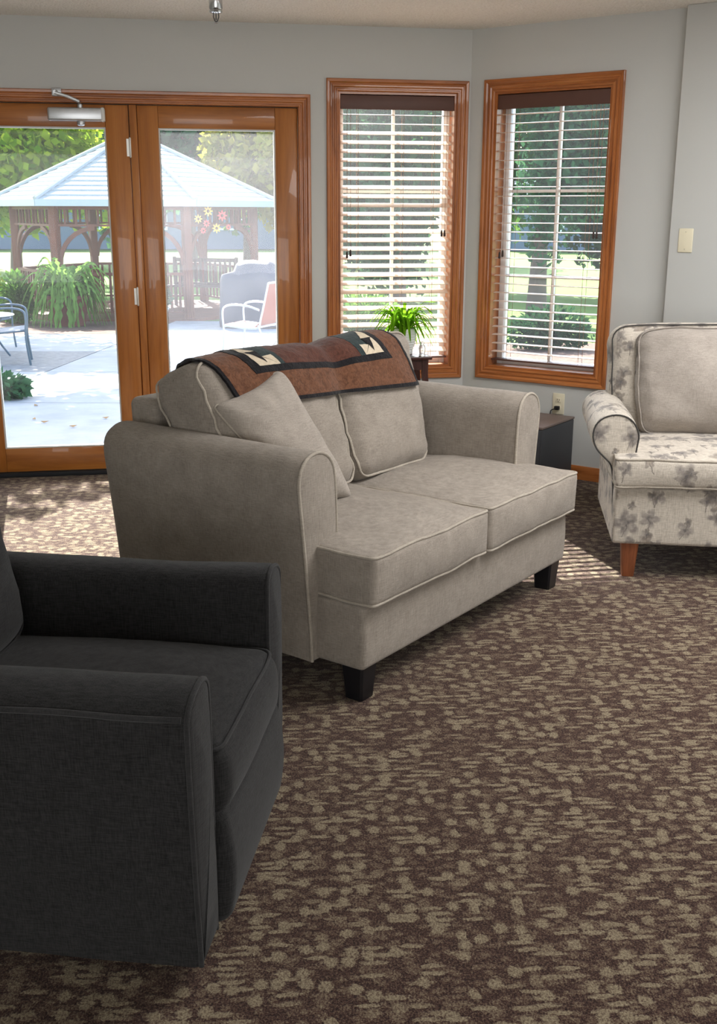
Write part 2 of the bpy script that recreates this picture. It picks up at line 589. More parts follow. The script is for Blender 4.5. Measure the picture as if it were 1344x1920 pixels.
CAS = [(0, 0), (0, 0.011), (0.005, 0.014), (0.011, 0.014), (0.014, 0.010), (0.020, 0.010), (0.026, 0.015), (0.034, 0.015), (0.037, 0.011), (0.043, 0.012), (0.050, 0.019), (0.062, 0.020), (0.066, 0.016), (0.066, 0)]
def casing_piece(x0, x1, z0, z1, side, sc=1.0, foot=False):
    # rectangle = inner edge of the casing; mitred pieces
    V = []; n = len(CAS)
    for e in (0, 1):
        for d, h in CAS:
            d *= sc
            if side == 'top': V.append(((x0 - d) if e == 0 else (x1 + d), -h, z1 + d))
            if side == 'bottom': V.append(((x0 - d) if e == 0 else (x1 + d), -h, z0 - d))
            lo = z0 if foot else z0 - d
            if side == 'left': V.append((x0 - d, -h, lo if e == 0 else z1 + d))
            if side == 'right': V.append((x1 + d, -h, lo if e == 0 else z1 + d))
    F = [tuple(range(n)), tuple(range(n, 2 * n))[::-1]] + [(i, (i + 1) % n, (i + 1) % n + n, i + n) for i in range(n)]
    return V, F

# ------------------------------------------------------------------ windows
def make_window(name, hole, rz, label):
    x0, x1, z0, z1 = hole
    w = struct_empty(name, K, rz, label)
    for s in ('top', 'bottom', 'left', 'right'):
        obj('casing', casing_piece(x0, x1, z0, z1, s), MATS['oak_horizontal' if s in ('top', 'bottom') else 'oak_vertical'], w, 25)
    j = 0.012
    obj('jamb', box(x0, x0 + j, 0.0, 0.105, z0, z1), MATS['oak_vertical'], w, 0)
    obj('jamb', box(x1 - j, x1, 0.0, 0.105, z0, z1), MATS['oak_vertical'], w, 0)
    obj('head_jamb', box(x0 + j, x1 - j, 0.0, 0.105, z1 - j, z1), MATS['oak_horizontal'], w, 0)
    obj('sill', box(x0 + j, x1 - j, 0.0, 0.105, z0, z0 + j), MATS['oak_horizontal'], w, 0)
    f = 0.045
    X0, X1, Z0, Z1 = x0, x1, z0, z1
    obj('sash_stile', bbox(X0, X0 + f, 0.106, 0.16, Z0, Z1, 0.004), MATS['white_vinyl'], w)
    obj('sash_stile', bbox(X1 - f, X1, 0.106, 0.16, Z0, Z1, 0.004), MATS['white_vinyl'], w)
    obj('sash_rail', bbox(X0 + f, X1 - f, 0.106, 0.16, Z0, Z0 + f, 0.004), MATS['white_vinyl'], w)
    obj('sash_rail', bbox(X0 + f, X1 - f, 0.106, 0.16, Z1 - f, Z1, 0.004), MATS['white_vinyl'], w)
    xm = (X0 + X1) / 2
    g0, g1 = Z0 + f, Z1 - f
    h1, h2 = g0 + (g1 - g0) * 0.335, g0 + (g1 - g0) * 0.665
    mw = 0.008
    obj('muntin', box(xm - mw, xm + mw, 0.118, 0.142, g0, g1), MATS['white_vinyl'], w, 0)
    for h in (h1, h2):
        for q0, q1 in ((X0 + f, xm - mw), (xm + mw, X1 - f)):
            obj('muntin', box(q0, q1, 0.118, 0.142, h - mw, h + mw), MATS['white_vinyl'], w, 0)
    zz = [g0, h1, h2, g1]
    for i in range(3):
        for q0, q1 in ((X0 + f, xm), (xm, X1 - f)):
            obj('pane', box(q0, q1, 0.129, 0.132, zz[i], zz[i + 1]), MATS['window_glass'], w, 0)
    return w
make_window('window_1', W1H, A1, 'oak framed window left of the room corner')
make_window('window_2', W2H, A2, 'oak framed window right of the room corner')

def make_blind(hole, rz, tilt, label, drop_bottom, pitch=0.0485, top_tilt=None):
    x0, x1, z0, z1 = hole
    b = thing('window_blind', label, 'blind', K, rz, 'wooden slat blinds')
    obj('valance', bbox(x0 + 0.013, x1 - 0.013, 0.004, 0.016, z1 - 0.09, z1 - 0.016, 0.003), MATS['blind_valance'], b)
    obj('headrail', bbox(x0 + 0.016, x1 - 0.016, 0.022, 0.074, z1 - 0.060, z1 - 0.014, 0.003), MATS['blind_valance'], b)
    xa, xb = x0 + 0.017, x1 - 0.017
    L = xb - xa
    n = 6
    sec = []
    w = 0.05
    V = []
    for xx in (-L / 2, L / 2):
        for i in range(n + 1):
            u = -w / 2 + w * i / n
            cr = 0.0025 * (1 - (2 * u / w) ** 2)
            V.append((xx, u, cr + 0.0014))
        for i in range(n, -1, -1):
            u = -w / 2 + w * i / n
            cr = 0.0025 * (1 - (2 * u / w) ** 2)
            V.append((xx, u, cr - 0.0014))
    m_ = 2 * (n + 1)
    F = [tuple(range(m_)), tuple(range(m_, 2 * m_))[::-1]] + [(i, (i + 1) % m_, (i + 1) % m_ + m_, i + m_) for i in range(m_)]
    first = None
    z = z1 - 0.115
    zb = z0 + drop_bottom
    k = 0
    yc = 0.048
    while z > zb + 0.035:
        tl = tilt
        if k < 2 and top_tilt is not None: tl = top_tilt
        tl += rng.uniform(-1.2, 1.2)
        if first is None:
            first = obj('slat', (V, F), MATS['blind_slat'], b)
            s = first
        else:
            s = share(first, 'slat', b)
        s.location = ((xa + xb) / 2, yc, z + rng.uniform(-0.001, 0.001)); s.rotation_euler = (R(tl), R(rng.uniform(-0.12, 0.12)), 0)
        z -= pitch; k += 1
    obj('bottom_rail', bbox(xa, xb, yc - 0.025, yc + 0.025, zb - 0.005, zb + 0.005, 0.002), MATS['blind_valance'], b)
    for xx in (xa + 0.10, (xa + xb) / 2 + 0.04, xb - 0.10):
        for yy in (yc - 0.027, yc + 0.027):
            obj('ladder_cord', tube([(xx, yy, zb), (xx, yy, z1 - 0.05)], 0.0011, 5), MATS['blind_cord'], b)
    for xx, zz in ((xa + 0.035, z1 - 0.86), (xa + 0.055, z1 - 0.85), (xb - 0.05, z1 - 0.74), (xb - 0.032, z1 - 0.74)):
        c = obj('pull_cord', tube([(xx, 0.014, zz), (xx, 0.016, z1 - 0.07)], 0.0012, 5), MATS['blind_cord'], b)
        obj('tassel', lathe([(0.002, zz + 0.004), (0.005, zz - 0.002), (0.007, zz - 0.03), (0.003, zz - 0.034)], 8, xx, 0.014), MATS['tassel'], c)
    return b
make_blind(W1H, A1, 25, 'brown slat blind with tilted slats in the left window', 0.055, top_tilt=7)
make_blind(W2H, A2, 2.0, 'brown slat blind with level slats in the right window', 0.045)

# ------------------------------------------------------------------ patio door
GZ0, GZ1 = 0.163, 1.902
def door_leaf(name, t0, t1, label, g0, g1, glass, y0=0.012):
    d = struct_empty(name, K, A1, label)
    y1 = y0 + 0.045
    obj('stile', bbox(t0, g0, y0, y1, 0.028, 2.016, 0.004), MATS['door_vertical'], d)
    obj('stile', bbox(g1, t1, y0, y1, 0.028, 2.016, 0.004), MATS['door_vertical'], d)
    obj('top_rail', bbox(g0, g1, y0 + .001, y1 - .001, GZ1, 2.016, 0.004), MATS['door_horizontal'], d)
    obj('bottom_rail', bbox(g0, g1, y0 + .001, y1 - .001, 0.028, GZ0, 0.004), MATS['door_horizontal'], d)
    # glazing bead
    e = 0.008
    bead = join(box(g0, g0 + e, y0 + .006, y1 - .006, GZ0, GZ1), box(g1 - e, g1, y0 + .006, y1 - .006, GZ0, GZ1),
                box(g0 + e, g1 - e, y0 + .006, y1 - .006, GZ0, GZ0 + e), box(g0 + e, g1 - e, y0 + .006, y1 - .006, GZ1 - e, GZ1))
    obj('glazing_bead', bead, plain('bead_grey', (206, 208, 206), 0.5), d, 0)
    obj('pane', box(g0 + e, g1 - e, y0 + 0.018, y0 + 0.026, GZ0 + e, GZ1 - e), MATS[glass], d, 0)
    return d
dl = door_leaf('door_1', -2.800, -1.888, 'oak glazed patio door leaf with grey closer', -2.668, -2.011, 'clear_glass')
dr = door_leaf('door_2', -1.843, -0.978, 'oak glazed fixed door panel beside the left window', -1.732, -1.101, 'hazy_glass')
for z in (1.80, 1.01, 0.27):
    h = obj('hinge', lathe([(0.003, z - 0.052), (0.006, z - 0.048), (0.006, z + 0.048), (0.003, z + 0.052)], 10, -1.886, 0.003), MATS['hinge_metal'], dl)
    obj('hinge_leaf', box(-1.905, -1.888, 0.009, 0.0125, z - 0.045, z + 0.045), MATS['hinge_metal'], h, 0)
cb = obj('closer_body', bbox(-2.302, -2.010, -0.052, 0.012, 1.928, 1.995, 0.010, 3), MATS['aluminium'], dl)
obj('closer_end_cap', bbox(-2.030, -2.008, -0.054, 0.010, 1.926, 1.997, 0.008, 2), plain('cap_light', (214, 214, 210), 0.4), cb)
obj('closer_knuckle', lathe([(0.012, 1.905), (0.020, 1.910), (0.022, 1.93), (0.02, 1.935)], 16, -2.135, -0.02), MATS['aluminium'], cb)
obj('closer_spindle', lathe([(0.014, 1.99), (0.014, 2.012), (0.011, 2.014)], 14, -2.135, -0.02), MATS['aluminium'], cb)
ca = obj('closer_arm', join(tube([(-2.135, -0.02, 2.014), (-2.14, -0.05, 2.025), (-2.19, -0.075, 2.045), (-2.255, -0.085, 2.062)], 0.009, 8),
                            tube([(-2.255, -0.085, 2.066), (-2.25, -0.02, 2.072)], 0.009, 8)), MATS['aluminium'], dl)
obj('closer_shoe', bbox(-2.275, -2.225, -0.034, -0.015, 2.05, 2.092, 0.004), MATS['aluminium'], ca)
t1_ = struct_empty('trim_1', K, A1, 'oak casing and frame round the patio door')
obj('casing', casing_piece(DOOR_T0 - 0.01, DOOR_T1 - 0.002, 0, 2.020, 'right', foot=True), MATS['oak_vertical'], t1_, 25)
obj('casing', casing_piece(DOOR_T0 - 0.01, DOOR_T1 - 0.002, 0, 2.020, 'left', foot=True), MATS['oak_vertical'], t1_, 25)
obj('casing', casing_piece(DOOR_T0 - 0.01, DOOR_T1 - 0.002, 0, 2.020, 'top'), MATS['oak_horizontal'], t1_, 25)
obj('mullion', bbox(-1.884, -1.845, 0.002, 0.10, 0.026, 2.018, 0.003), MATS['door_vertical'], t1_)
obj('door_stop', box(-1.905, -1.826, 0.060, 0.082, 0.026, 2.018), MATS['door_vertical'], t1_, 0)
obj('jamb', box(DOOR_T0, DOOR_T0 + 0.034, 0.0, TH, 0.026, 2.018), MATS['door_vertical'], t1_, 0)
obj('jamb', box(DOOR_T1 - 0.004, DOOR_T1, 0.0, TH, 0.026, 2.018), MATS['door_vertical'], t1_, 0)
obj('head_jamb', box(DOOR_T0 + .034, DOOR_T1 - 0.004, 0.06, TH, 2.0, 2.021), MATS['door_horizontal'], t1_, 0)
t2_ = struct_empty('trim_2', K, A1, 'dark threshold under the patio door')
obj('threshold', bbox(DOOR_T0, DOOR_T1, -0.012, TH + 0.02, 0.0, 0.025, 0.005), MATS['rubber'], t2_)

# ------------------------------------------------------------------ small wall fittings
sp = thing('sprinkler_head', 'chrome fire sprinkler hanging from the ceiling', 'sprinkler', (-0.662, 5.39, CEIL))
obj('escutcheon', lathe([(0.045, 0), (0.043, -0.006), (0.034, -0.012), (0.031, -0.04), (0.031, -0.07), (0.028, -0.078)], 24), MATS['chrome'], sp)
obj('collar', lathe([(0.028, -0.080), (0.030, -0.083), (0.028, -0.090), (0.016, -0.094)], 20), MATS['chrome'], sp)
for s in (-1, 1):
    obj('yoke_arm', tube([(s * 0.011, 0, -0.092), (s * 0.012, 0, -0.108), (s * 0.006, 0, -0.124), (0, 0, -0.130)], 0.0028, 6), plain('steel_dark', (92, 92, 92), 0.3, 0.9), sp)
obj('bulb', lathe([(0.001, -0.094), (0.003, -0.098), (0.003, -0.118), (0.001, -0.122)], 10), plain('steel_dark', (92, 92, 92)), sp)
obj('deflector', lathe([(0.002, -0.131), (0.010, -0.132), (0.010, -0.134), (0.002, -0.135)], 14), MATS['chrome'], sp)

wp = thing('blank_wall_plate', 'ivory blank wall plate above the floral armchair', 'wall plate', tuple(w2(1.315, -0.08, 1.336)), A2)
obj('plate', bbox(-0.037, 0.037, -0.007, 0.0, -0.059, 0.059, 0.004, 3), MATS['ivory_plastic'], wp)
for z in (-0.042, 0.042):
    sc = obj('screw', move(lathe([(0.0035, 0), (0.0035, 0.0012), (0.002, 0.0016)], 10), 0, -0.0068, z, rx=R(90)), MATS['ivory_plastic'], wp)
    obj('screw_slot', box(-0.003, 0.003, -0.0088, -0.0083, z - 0.0005, z + 0.0005), MATS['slot_dark'], sc, 0)

po = thing('power_outlet', 'ivory double outlet beneath the right window', 'outlet', tuple(w2(0.632, 0, 0.420)), A2)
obj('plate', bbox(-0.036, 0.036, -0.006, 0, -0.060, 0.060, 0.003, 2), MATS['ivory_plastic'], po)
for z in (-0.021, 0.021):
    s_ = obj('socket', bbox(-0.016, 0.016, -0.0085, -0.005, z - 0.014, z + 0.014, 0.002, 2), MATS['ivory_plastic'], po)
    obj('slots', join(box(-0.0075, -0.005, -0.0092, -0.0084, z - 0.002, z + 0.008), box(0.005, 0.0075, -0.0092, -0.0084, z - 0.002, z + 0.007), box(-0.0025, 0.0025, -0.0092, -0.0084, z - 0.010, z - 0.006)), MATS['slot_dark'], s_, 0)
# charcoal box standing on the carpet against the right window wall
bx = thing('charcoal_box_table', 'charcoal box side table between loveseat and floral armchair', 'side table', tuple(w2(0.772, -0.092, 0)), A2)
obj('body', bbox(-0.30, 0.0, -0.40, 0, 0.0, 0.362, 0.006), MATS['box_charcoal'], bx)
cdx, cdy, cdz = 0.632 - 0.772, 0.092, 0.399
pl_ = obj('power_cord', tube([(q[0] + cdx, q[1] + cdy, q[2] + cdz) for q in spline([(0, -0.034, 0), (-0.012, -0.045, -0.006), (-0.032, -0.034, -0.02), (-0.040, -0.02, -0.07), (-0.042, -0.010, -0.2), (-0.042, -0.017, -0.33), (-0.042, -0.088, -0.345)], 5)], 0.0028, 6), MATS['cord_black'], bx)
obj('plug', bbox(cdx - 0.014, cdx + 0.014, cdy - 0.034, cdy - 0.0093, cdz - 0.011, cdz + 0.011, 0.004, 2), MATS['cord_black'], pl_)
obj('top', bbox(-0.302, 0.002, -0.402, 0.002, 0.363, 0.375, 0.003), MATS['box_top'], bx)
obj('front_panel', bbox(-0.29, -0.01, -0.408, -0.4005, 0.02, 0.35, 0.003), MATS['box_charcoal'], bx)

# ------------------------------------------------------------------ upholstery helpers
def wr(p, sc, amp, seed=0.0):
    q = Vector((p[0] * sc + seed, p[1] * sc - seed, p[2] * sc + seed * 0.5))
    return noise.noise(q) * amp

def offset_ring(sec, d):
    # inward offset of a closed 2D section
    n = len(sec); out = []
    area = sum(sec[i][0] * sec[(i + 1) % n][1] - sec[(i + 1) % n][0] * sec[i][1] for i in range(n))
    sg = 1 if area > 0 else -1
    for i in range(n):
        a, b = sec[i - 1], sec[(i + 1) % n]
        t = Vector((b[0] - a[0], b[1] - a[1]))
        if t.length < 1e-9: out.append(sec[i]); continue
        t.normalize()
        nn = Vector((-t.y, t.x)) * sg
        out.append((sec[i][0] + nn.x * d, sec[i][1] + nn.y * d))
    return out

def arm_mesh(sec, b0, b1, r0=0.018, r1=0.05, nb=10, bulge=0.0, wob=0.0, seed=0.0):
    rings = []
    def ring(s2, b): return [(p[0], b, p[1]) for p in s2]
    cxs = sum(p[0] for p in sec) / len(sec); czs = sum(p[1] for p in sec) / len(sec)
    for k in (0.25, 0.55, 0.8):                         # front panel, slightly crowned
        rings.append([(cxs + (p[0] - cxs) * k, b0 - bulge * (1 - k * k), czs + (p[1] - czs) * k) for p in offset_ring(sec, r0)])
    for a in (0, 30, 60, 90):
        rings.append(ring(offset_ring(sec, r0 * (1 - math.sin(R(a)))), b0 + r0 * (1 - math.cos(R(a)))))
    for i in range(1, nb):
        b = b0 + r0 + (b1 - r1 - b0 - r0) * i / nb
        s2 = [(p[0] + wr((p[0], b, p[1]), 5, wob, seed), p[1] + wr((p[0], b, p[1]), 4, wob, seed + 3)) for p in sec]
        rings.append(ring(s2, b))
    for a in (0, 22, 45, 67, 90):
        rings.append(ring(offset_ring(sec, r1 * (1 - math.cos(R(a)))), b1 - r1 + r1 * math.sin(R(a))))
    return loft(rings)

def round_outline(pts, r, seg=4):
    out = []; n = len(pts)
    for i in range(n):
        p = Vector(pts[i]); a = (Vector(pts[i - 1]) - p); b = (Vector(pts[(i + 1) % n]) - p)
        rr_ = min(r, a.length * .45, b.length * .45)
        s = p + a.normalized() * rr_; e = p + b.normalized() * rr_
        for k in range(seg + 1):
            t = k / seg
            out.append(s * (1 - t) ** 2 + p * 2 * t * (1 - t) + e * t * t)
    # densify
    den = []
    for i in range(len(out)):
        a, b = out[i], out[(i + 1) % len(out)]
        m_ = max(1, int((b - a).length / 0.03))
        for k in range(m_): den.append(a + (b - a) * k / m_)
    return den

def cushion(outline, z0, z1, r, crown=0.03, bottom_crown=0.0, side_bulge=0.01, centre=None, deform=None, wob=0.0, seed=0):
    P = outline; n = len(P)
    c = Vector(centre) if centre else sum(P, Vector((0, 0))) / n
    sec = [(p.x, p.y) for p in P]
    rings = []
    def ring(s2, z, k):
        out = []
        for p in s2:
            x, y = c.x + (p[0] - c.x) * k, c.y + (p[1] - c.y) * k
            out.append(Vector((x, y, z)))
        return out
    base = offset_ring(sec, r)
    zm = (z0 + z1) / 2
    for k in (0.15, 0.4, 0.7, 0.9):
        rings.append(ring(base, z0 - bottom_crown * (1 - k * k), k))
    for a in (0, 25, 50, 72, 90):
        rings.append(ring(offset_ring(sec, r * (1 - math.sin(R(a)))), z0 + r * (1 - math.cos(R(a))), 1))
    for k in (0.25, 0.5, 0.75):
        rings.append(ring(offset_ring(sec, -side_bulge * math.sin(k * math.pi)), z0 + r + (z1 - z0 - 2 * r) * k, 1))
    for a in (90, 72, 50, 25, 0):
        rings.append(ring(offset_ring(sec, r * (1 - math.sin(R(a)))), z1 - r * (1 - math.cos(R(a))), 1))
    for k in (0.96, 0.9, 0.8, 0.68, 0.54, 0.4, 0.25, 0.1):
        rings.append(ring(base, z1 + crown * (1 - k ** 2.4), k))
    if wob:
        rings = [[Vector((p.x, p.y, p.z + wr(p, 7, wob, seed))) for p in r_] for r_ in rings]
    if deform: rings = [[Vector(deform(p)) for p in r_] for r_ in rings]
    def pipe(z, off):
        pts = [Vector((q[0], q[1], z)) for q in offset_ring(sec, off)]
        if wob: pts = [Vector((p.x, p.y, p.z + wr(p, 7, wob, seed))) for p in pts]
        return [Vector(deform(p)) if deform else p for p in pts]
    return loft(rings), pipe(z1 - r * 0.42, r * 0.30), pipe(z0 + r * 0.42, r * 0.30)

def tapered_leg(x, y, z1, a=0.034, b=0.024, lean=(0, 0)):
    rings = []
    for t, s in ((0, b), (0.02, b + 0.001), (0.5, (a + b) / 2), (1.0, a)):
        z = z1 * t
        dx, dy = lean[0] * (1 - t), lean[1] * (1 - t)
        q = s * 0.82
        rings.append([(x + dx + i * s if abs(i) == 1 else x + dx + i * s, y + dy + j * s, z) for i, j in
                      ((1, .82), (.82, 1), (-.82, 1), (-1, .82), (-1, -.82), (-.82, -1), (.82, -1), (1, -.82))])
    return loft(rings)

def leaner(theta, px, py, pz):
    c, s = math.cos(theta), math.sin(theta)
    def f(p):
        y, z = p[1], p[2]
        return Vector((p[0] + px, py + y * c + z * s, pz - y * s + z * c))
    return f

def back_cushion(hx, hy, hz, theta, px, py, pz, bot_scale=(1, 1), bulge=0.05, seed=1.0, wrinkle=0.006, rad=0.07, sag=0.0):
    # local: x width, y thickness (-y front), z height, leaning back
    L_ = leaner(theta, px, py, pz)
    def pre(p):
        p = Vector(p)
        u, v = p.x / hx, p.z / hz
        t = (v + 1) / 2
        xs = bot_scale[0] if p.x < 0 else bot_scale[1]
        k = xs + (1 - xs) * min(1, t * 1.05)
        f = max(0, 1 - abs(u) ** 3) * max(0, 1 - abs(v) ** 3)
        y = p.y + (-1 if p.y < 0 else 0.6) * bulge * f * abs(p.y) / hy
        z = p.z + 0.018 * (1 - u * u) * (1 if v > 0 else 0) * v - sag * (1 - t) * 0
        q = Vector((p.x * k, y, z))
        nz = wr(q, 6, wrinkle * 1.6, seed) + wr(q, 17, wrinkle * 0.55, seed + 5)
        # pull wrinkles radiating from the lower corners
        e = math.sin((u * 5 + v * 9 + seed) * 2.2) * wrinkle * 0.55 * abs(u) ** 4
        q.y += (nz + e) * (1 if p.y < 0 else -1)
        q.z += wr(q, 5, wrinkle, seed + 9)
        q.x += wr(q, 6, wrinkle, seed + 4) * abs(u)
        return q
    df = lambda p: L_(pre(p))
    mesh = rbox(-hx, hx, -hy, hy, -hz, hz, rad, n=14, k=5, deform=df)
    def loop(y):
        pts = [Vector((p.x, y, p.y)) for p in round_outline([(-hx, -hz), (hx, -hz), (hx, hz), (-hx, hz)], rad * 1.0, 6)]
        s = rad * 0.29
        pts = [Vector((p.x * (1 - s / hx * 0.55), y, p.z * (1 - s / hz * 0.55))) for p in pts]
        return [df(p) for p in pts]
    return mesh, loop(-hy + rad * 0.30), loop(hy - rad * 0.30), df

# ------------------------------------------------------------------ grey loveseat
SOFA_RZ = R(53.88)
SX, SY = 0.0147, 3.0549
sofa = thing('loveseat', 'light grey linen loveseat with two seat cushions and black legs', 'sofa', (SX, SY, 0), SOFA_RZ)
LG, LP = MATS['linen_grey'], MATS['linen_piping']
WID = 1.395
obj('base', rbox(0.0, WID, 0.0, 0.98, 0.11, 0.325, 0.018, 10, 3, deform=lambda p: Vector((p.x, p.y - 0.006 * math.sin(max(0, min(1, (p.z - .11) / .21)) * math.pi), p.z))), LG, sofa, 50)
armL = spline([(-0.020, .105), (-0.026, .20), (-0.038, .33), (-0.052, .46), (-0.066, .58), (-0.076, .665), (-0.074, .712), (-0.056, .748), (-0.022, .770), (0.018, .776), (0.056, .764), (0.086, .735), (0.100, .690), (0.106, .620), (0.110, .50), (0.110, .36), (0.110, .22), (0.110, .105)], 2)
secL = [(p.x, p.y) for p in [Vector((q[0], q[1])) for q in armL]]
secR = [(WID - p[0], p[1]) for p in secL]
for sec, sd_ in ((secL, 1.0), (secR, 4.0)):
    a = obj('arm', arm_mesh(sec, 0.18, 1.075, 0.010, 0.055, 12, 0.006, 0.004, sd_), LG, sofa, 55)
    obj('arm_piping', tube([(p[0], 0.183, p[1]) for p in offset_ring(sec, 0.0015)], 0.0058, 7), LP, a, 60)
obj('back_frame', rbox(0.08, WID - 0.08, 0.93, 1.068, 0.12, 0.845, 0.03, 10, 4, deform=lambda p: Vector((p.x, p.y + 0.05 * (p.z - .5), p.z))), LG, sofa, 55)
def seat_cushion(x0, x1, y0, y1, z0, z1, r, crown, wob, seed, front=0.012, mat=None, parent=None, pmat=None, uv=False, pr=0.005, wav=0.0):
    cx_, cy_ = (x0 + x1) / 2, (y0 + y1) / 2
    hx, hy = (x1 - x0) / 2, (y1 - y0) / 2
    def df(p):
        u = max(-1, min(1, (p[0] - cx_) / hx)); v = max(-1, min(1, (p[1] - cy_) / hy)); t_ = max(0, min(1, (p[2] - z0) / (z1 - z0)))
        q = Vector(p)
        q.z += crown * t_ * (1 - abs(u) ** 2.6) * (1 - abs(v) ** 2.6)
        q.z += wr(p, 6, wob, seed) + wr(p, 15, wob * 0.4, seed + 2)
        if v < 0: q.y -= front * math.sin(t_ * math.pi) * (1 - u ** 4) * abs(v) ** 6 + wav * math.sin(u * 7 + seed) * 0
        q.y += wr(p, 9, wob * 0.7, seed + 7); q.x += wr(p, 9, wob * 0.7, seed + 11)
        return q
    o = obj('seat_cushion', rbox(x0, x1, y0, y1, z0, z1, r, 14, 4, deform=df), mat, parent, 60, uv=uv)
    ol = round_outline([(x0, y0), (x1, y0), (x1, y1), (x0, y1)], r * 1.1, 5)
    sec = offset_ring([(p.x, p.y) for p in ol], r * 0.22)
    for z in (z1 - r * 0.24, z0 + r * 0.24):
        obj('piping', tube([df(Vector((p[0], p[1], z))) for p in sec], pr, 7, closed=True), pmat, o, 60)
    return o
for x0_, x1_, sd_ in ((0.0, 0.694, 2.0), (0.700, WID + 0.008, 6.0)):
    seat_cushion(x0_, x1_, -0.038, 0.62, 0.326, 0.484, 0.020, 0.034, 0.006, sd_, 0.014, LG, sofa, LP)
cush_meshes = []
for args in ((0.343, 0.120, 0.268, R(20), 0.349, 0.705, 0.715, (0.74, 1.0), 0.045, 1.3), (0.284, 0.120, 0.268, R(20), 0.977, 0.705, 0.715, (1.0, 0.70), 0.045, 5.1)):
    mesh, l1, l2, df = back_cushion(*args, rad=0.065, wrinkle=0.0075)
    cush_meshes.append(mesh)
    b_ = obj('back_cushion', mesh, LG, sofa, 60)
    obj('piping', tube(l1, 0.005, 6, closed=True), LP, b_, 60)
    obj('piping', tube(l2, 0.0042, 6, closed=True), LP, b_, 60)
for x, y in ((0.05, 0.05), (WID - 0.06, 0.05), (0.05, 0.93), (WID - 0.06, 0.93)):
    obj('leg', tapered_leg(x, y, 0.115, 0.042, 0.032), MATS['black_leg'], sofa, 35)

# ------------------------------------------------------------------ throw pillow on the loveseat
def pillow_mesh(A, B, C_, D, th, seed=0, n=26, back=False):
    A, B, C_, D = map(Vector, (A, B, C_, D))
    nrm = (B - A).cross(D - A).normalized()
    def S(u, v, side):
        # u,v in 0..1 ; corners pulled out, edges drawn in
        a, b = 2 * u - 1, 2 * v - 1
        pin = 0.10
        uu = 0.5 + 0.5 * a * (1 - pin * (1 - b * b))
        vv = 0.5 + 0.5 * b * (1 - pin * (1 - a * a))
        kc = 1 - 0.07 * (a * a * b * b) ** 3
        uu, vv = 0.5 + (uu - 0.5) * kc, 0.5 + (vv - 0.5) * kc
        p = A * (1 - uu) * (1 - vv) + B * uu * (1 - vv) + C_ * uu * vv + D * (1 - uu) * vv
        h = ((1 - a * a) * (1 - b * b)) ** (0.42 if side > 0 else 0.30) * (1.0 if side > 0 else 1.15)
        rad = math.atan2(b, a)
        e = max(abs(a), abs(b))
        w_ = math.sin(rad * 11 + seed + wr(p, 6, 2.0, seed)) * 0.010 * max(0, e - 0.45) * (1 - e) * 6
        w_ += wr(p, 9, 0.007, seed) * (1 - e ** 4)
        return p + nrm * (side * th * 0.5 * h + w_ * (side if side else 1))
    V, F = [], []
    for side in (1, -1):
        o = len(V)
        for i in range(n + 1):
            for j in range(n + 1):
                u = 0.5 - 0.5 * math.cos(math.pi * i / n); v = 0.5 - 0.5 * math.cos(math.pi * j / n)
                V.append(S(u, v, side))
        for i in range(n):
            for j in range(n):
                q = (o + i * (n + 1) + j, o + (i + 1) * (n + 1) + j, o + (i + 1) * (n + 1) + j + 1, o + i * (n + 1) + j + 1)
                F.append(q if side > 0 else q[::-1])
    half = (n + 1) ** 2
    edge = []
    for i in range(n): edge.append(S(0.5 - 0.5 * math.cos(math.pi * i / n), 0, 0))
    for j in range(n): edge.append(S(1, 0.5 - 0.5 * math.cos(math.pi * j / n), 0))
    for i in range(n, 0, -1): edge.append(S(0.5 - 0.5 * math.cos(math.pi * i / n), 1, 0))
    for j in range(n, 0, -1): edge.append(S(0, 0.5 - 0.5 * math.cos(math.pi * j / n), 0))
    return V, F, half, edge, nrm
def mk_greek():
    t = NT('greek_key_back'); co = t.coord()
    br = t.n('ShaderNodeTexChecker'); t.l(t.mapping(co, (60, 60, 60)), br.inputs[0]); br.inputs['Scale'].default_value = 1.0
    v = t.voronoi(t.mapping(co, (55, 55, 55)), 1.0, 0.0, '3D'); 
    f = t.math('GREATER_THAN', t.math('ABSOLUTE', t.math('SINE', t.math('MULTIPLY', v.outputs[0], 16))), 0.6)
    col = t.mix(f, lin((28, 36, 42)), lin((150, 150, 146)))
    MATS['greek'] = t.done(t.principled(col, 0.9, spec=0.1))
mk_greek()
PA, PB, PC, PD = (0.030, 0.640, 0.868), (0.338, 0.606, 0.962), (0.475, 0.390, 0.493), (0.205, 0.405, 0.500)
th_p = thing('throw_pillow', 'grey square throw pillow with dark patterned back on the loveseat', 'pillow', (SX, SY, 0), SOFA_RZ)
V, F, half, edge, nrm = pillow_mesh(PA, PB, PC, PD, 0.16, 2.0)
if nrm.y > 0:
    pass
fr_f = [f for f in F if f[0] < half]; bk_f = [tuple(i - half for i in f) for f in F if f[0] >= half]
front_is_first = nrm.y < 0
obj('front_cover', (V[:half], fr_f), MATS['pillow_grey'] if front_is_first else MATS['greek'], th_p, 60, fix=False)
obj('back_cover', (V[half:], bk_f), MATS['greek'] if front_is_first else MATS['pillow_grey'], th_p, 60, fix=False)
obj('piping', tube(edge, 0.0045, 6, closed=True), MATS['linen_piping'], th_p, 60)

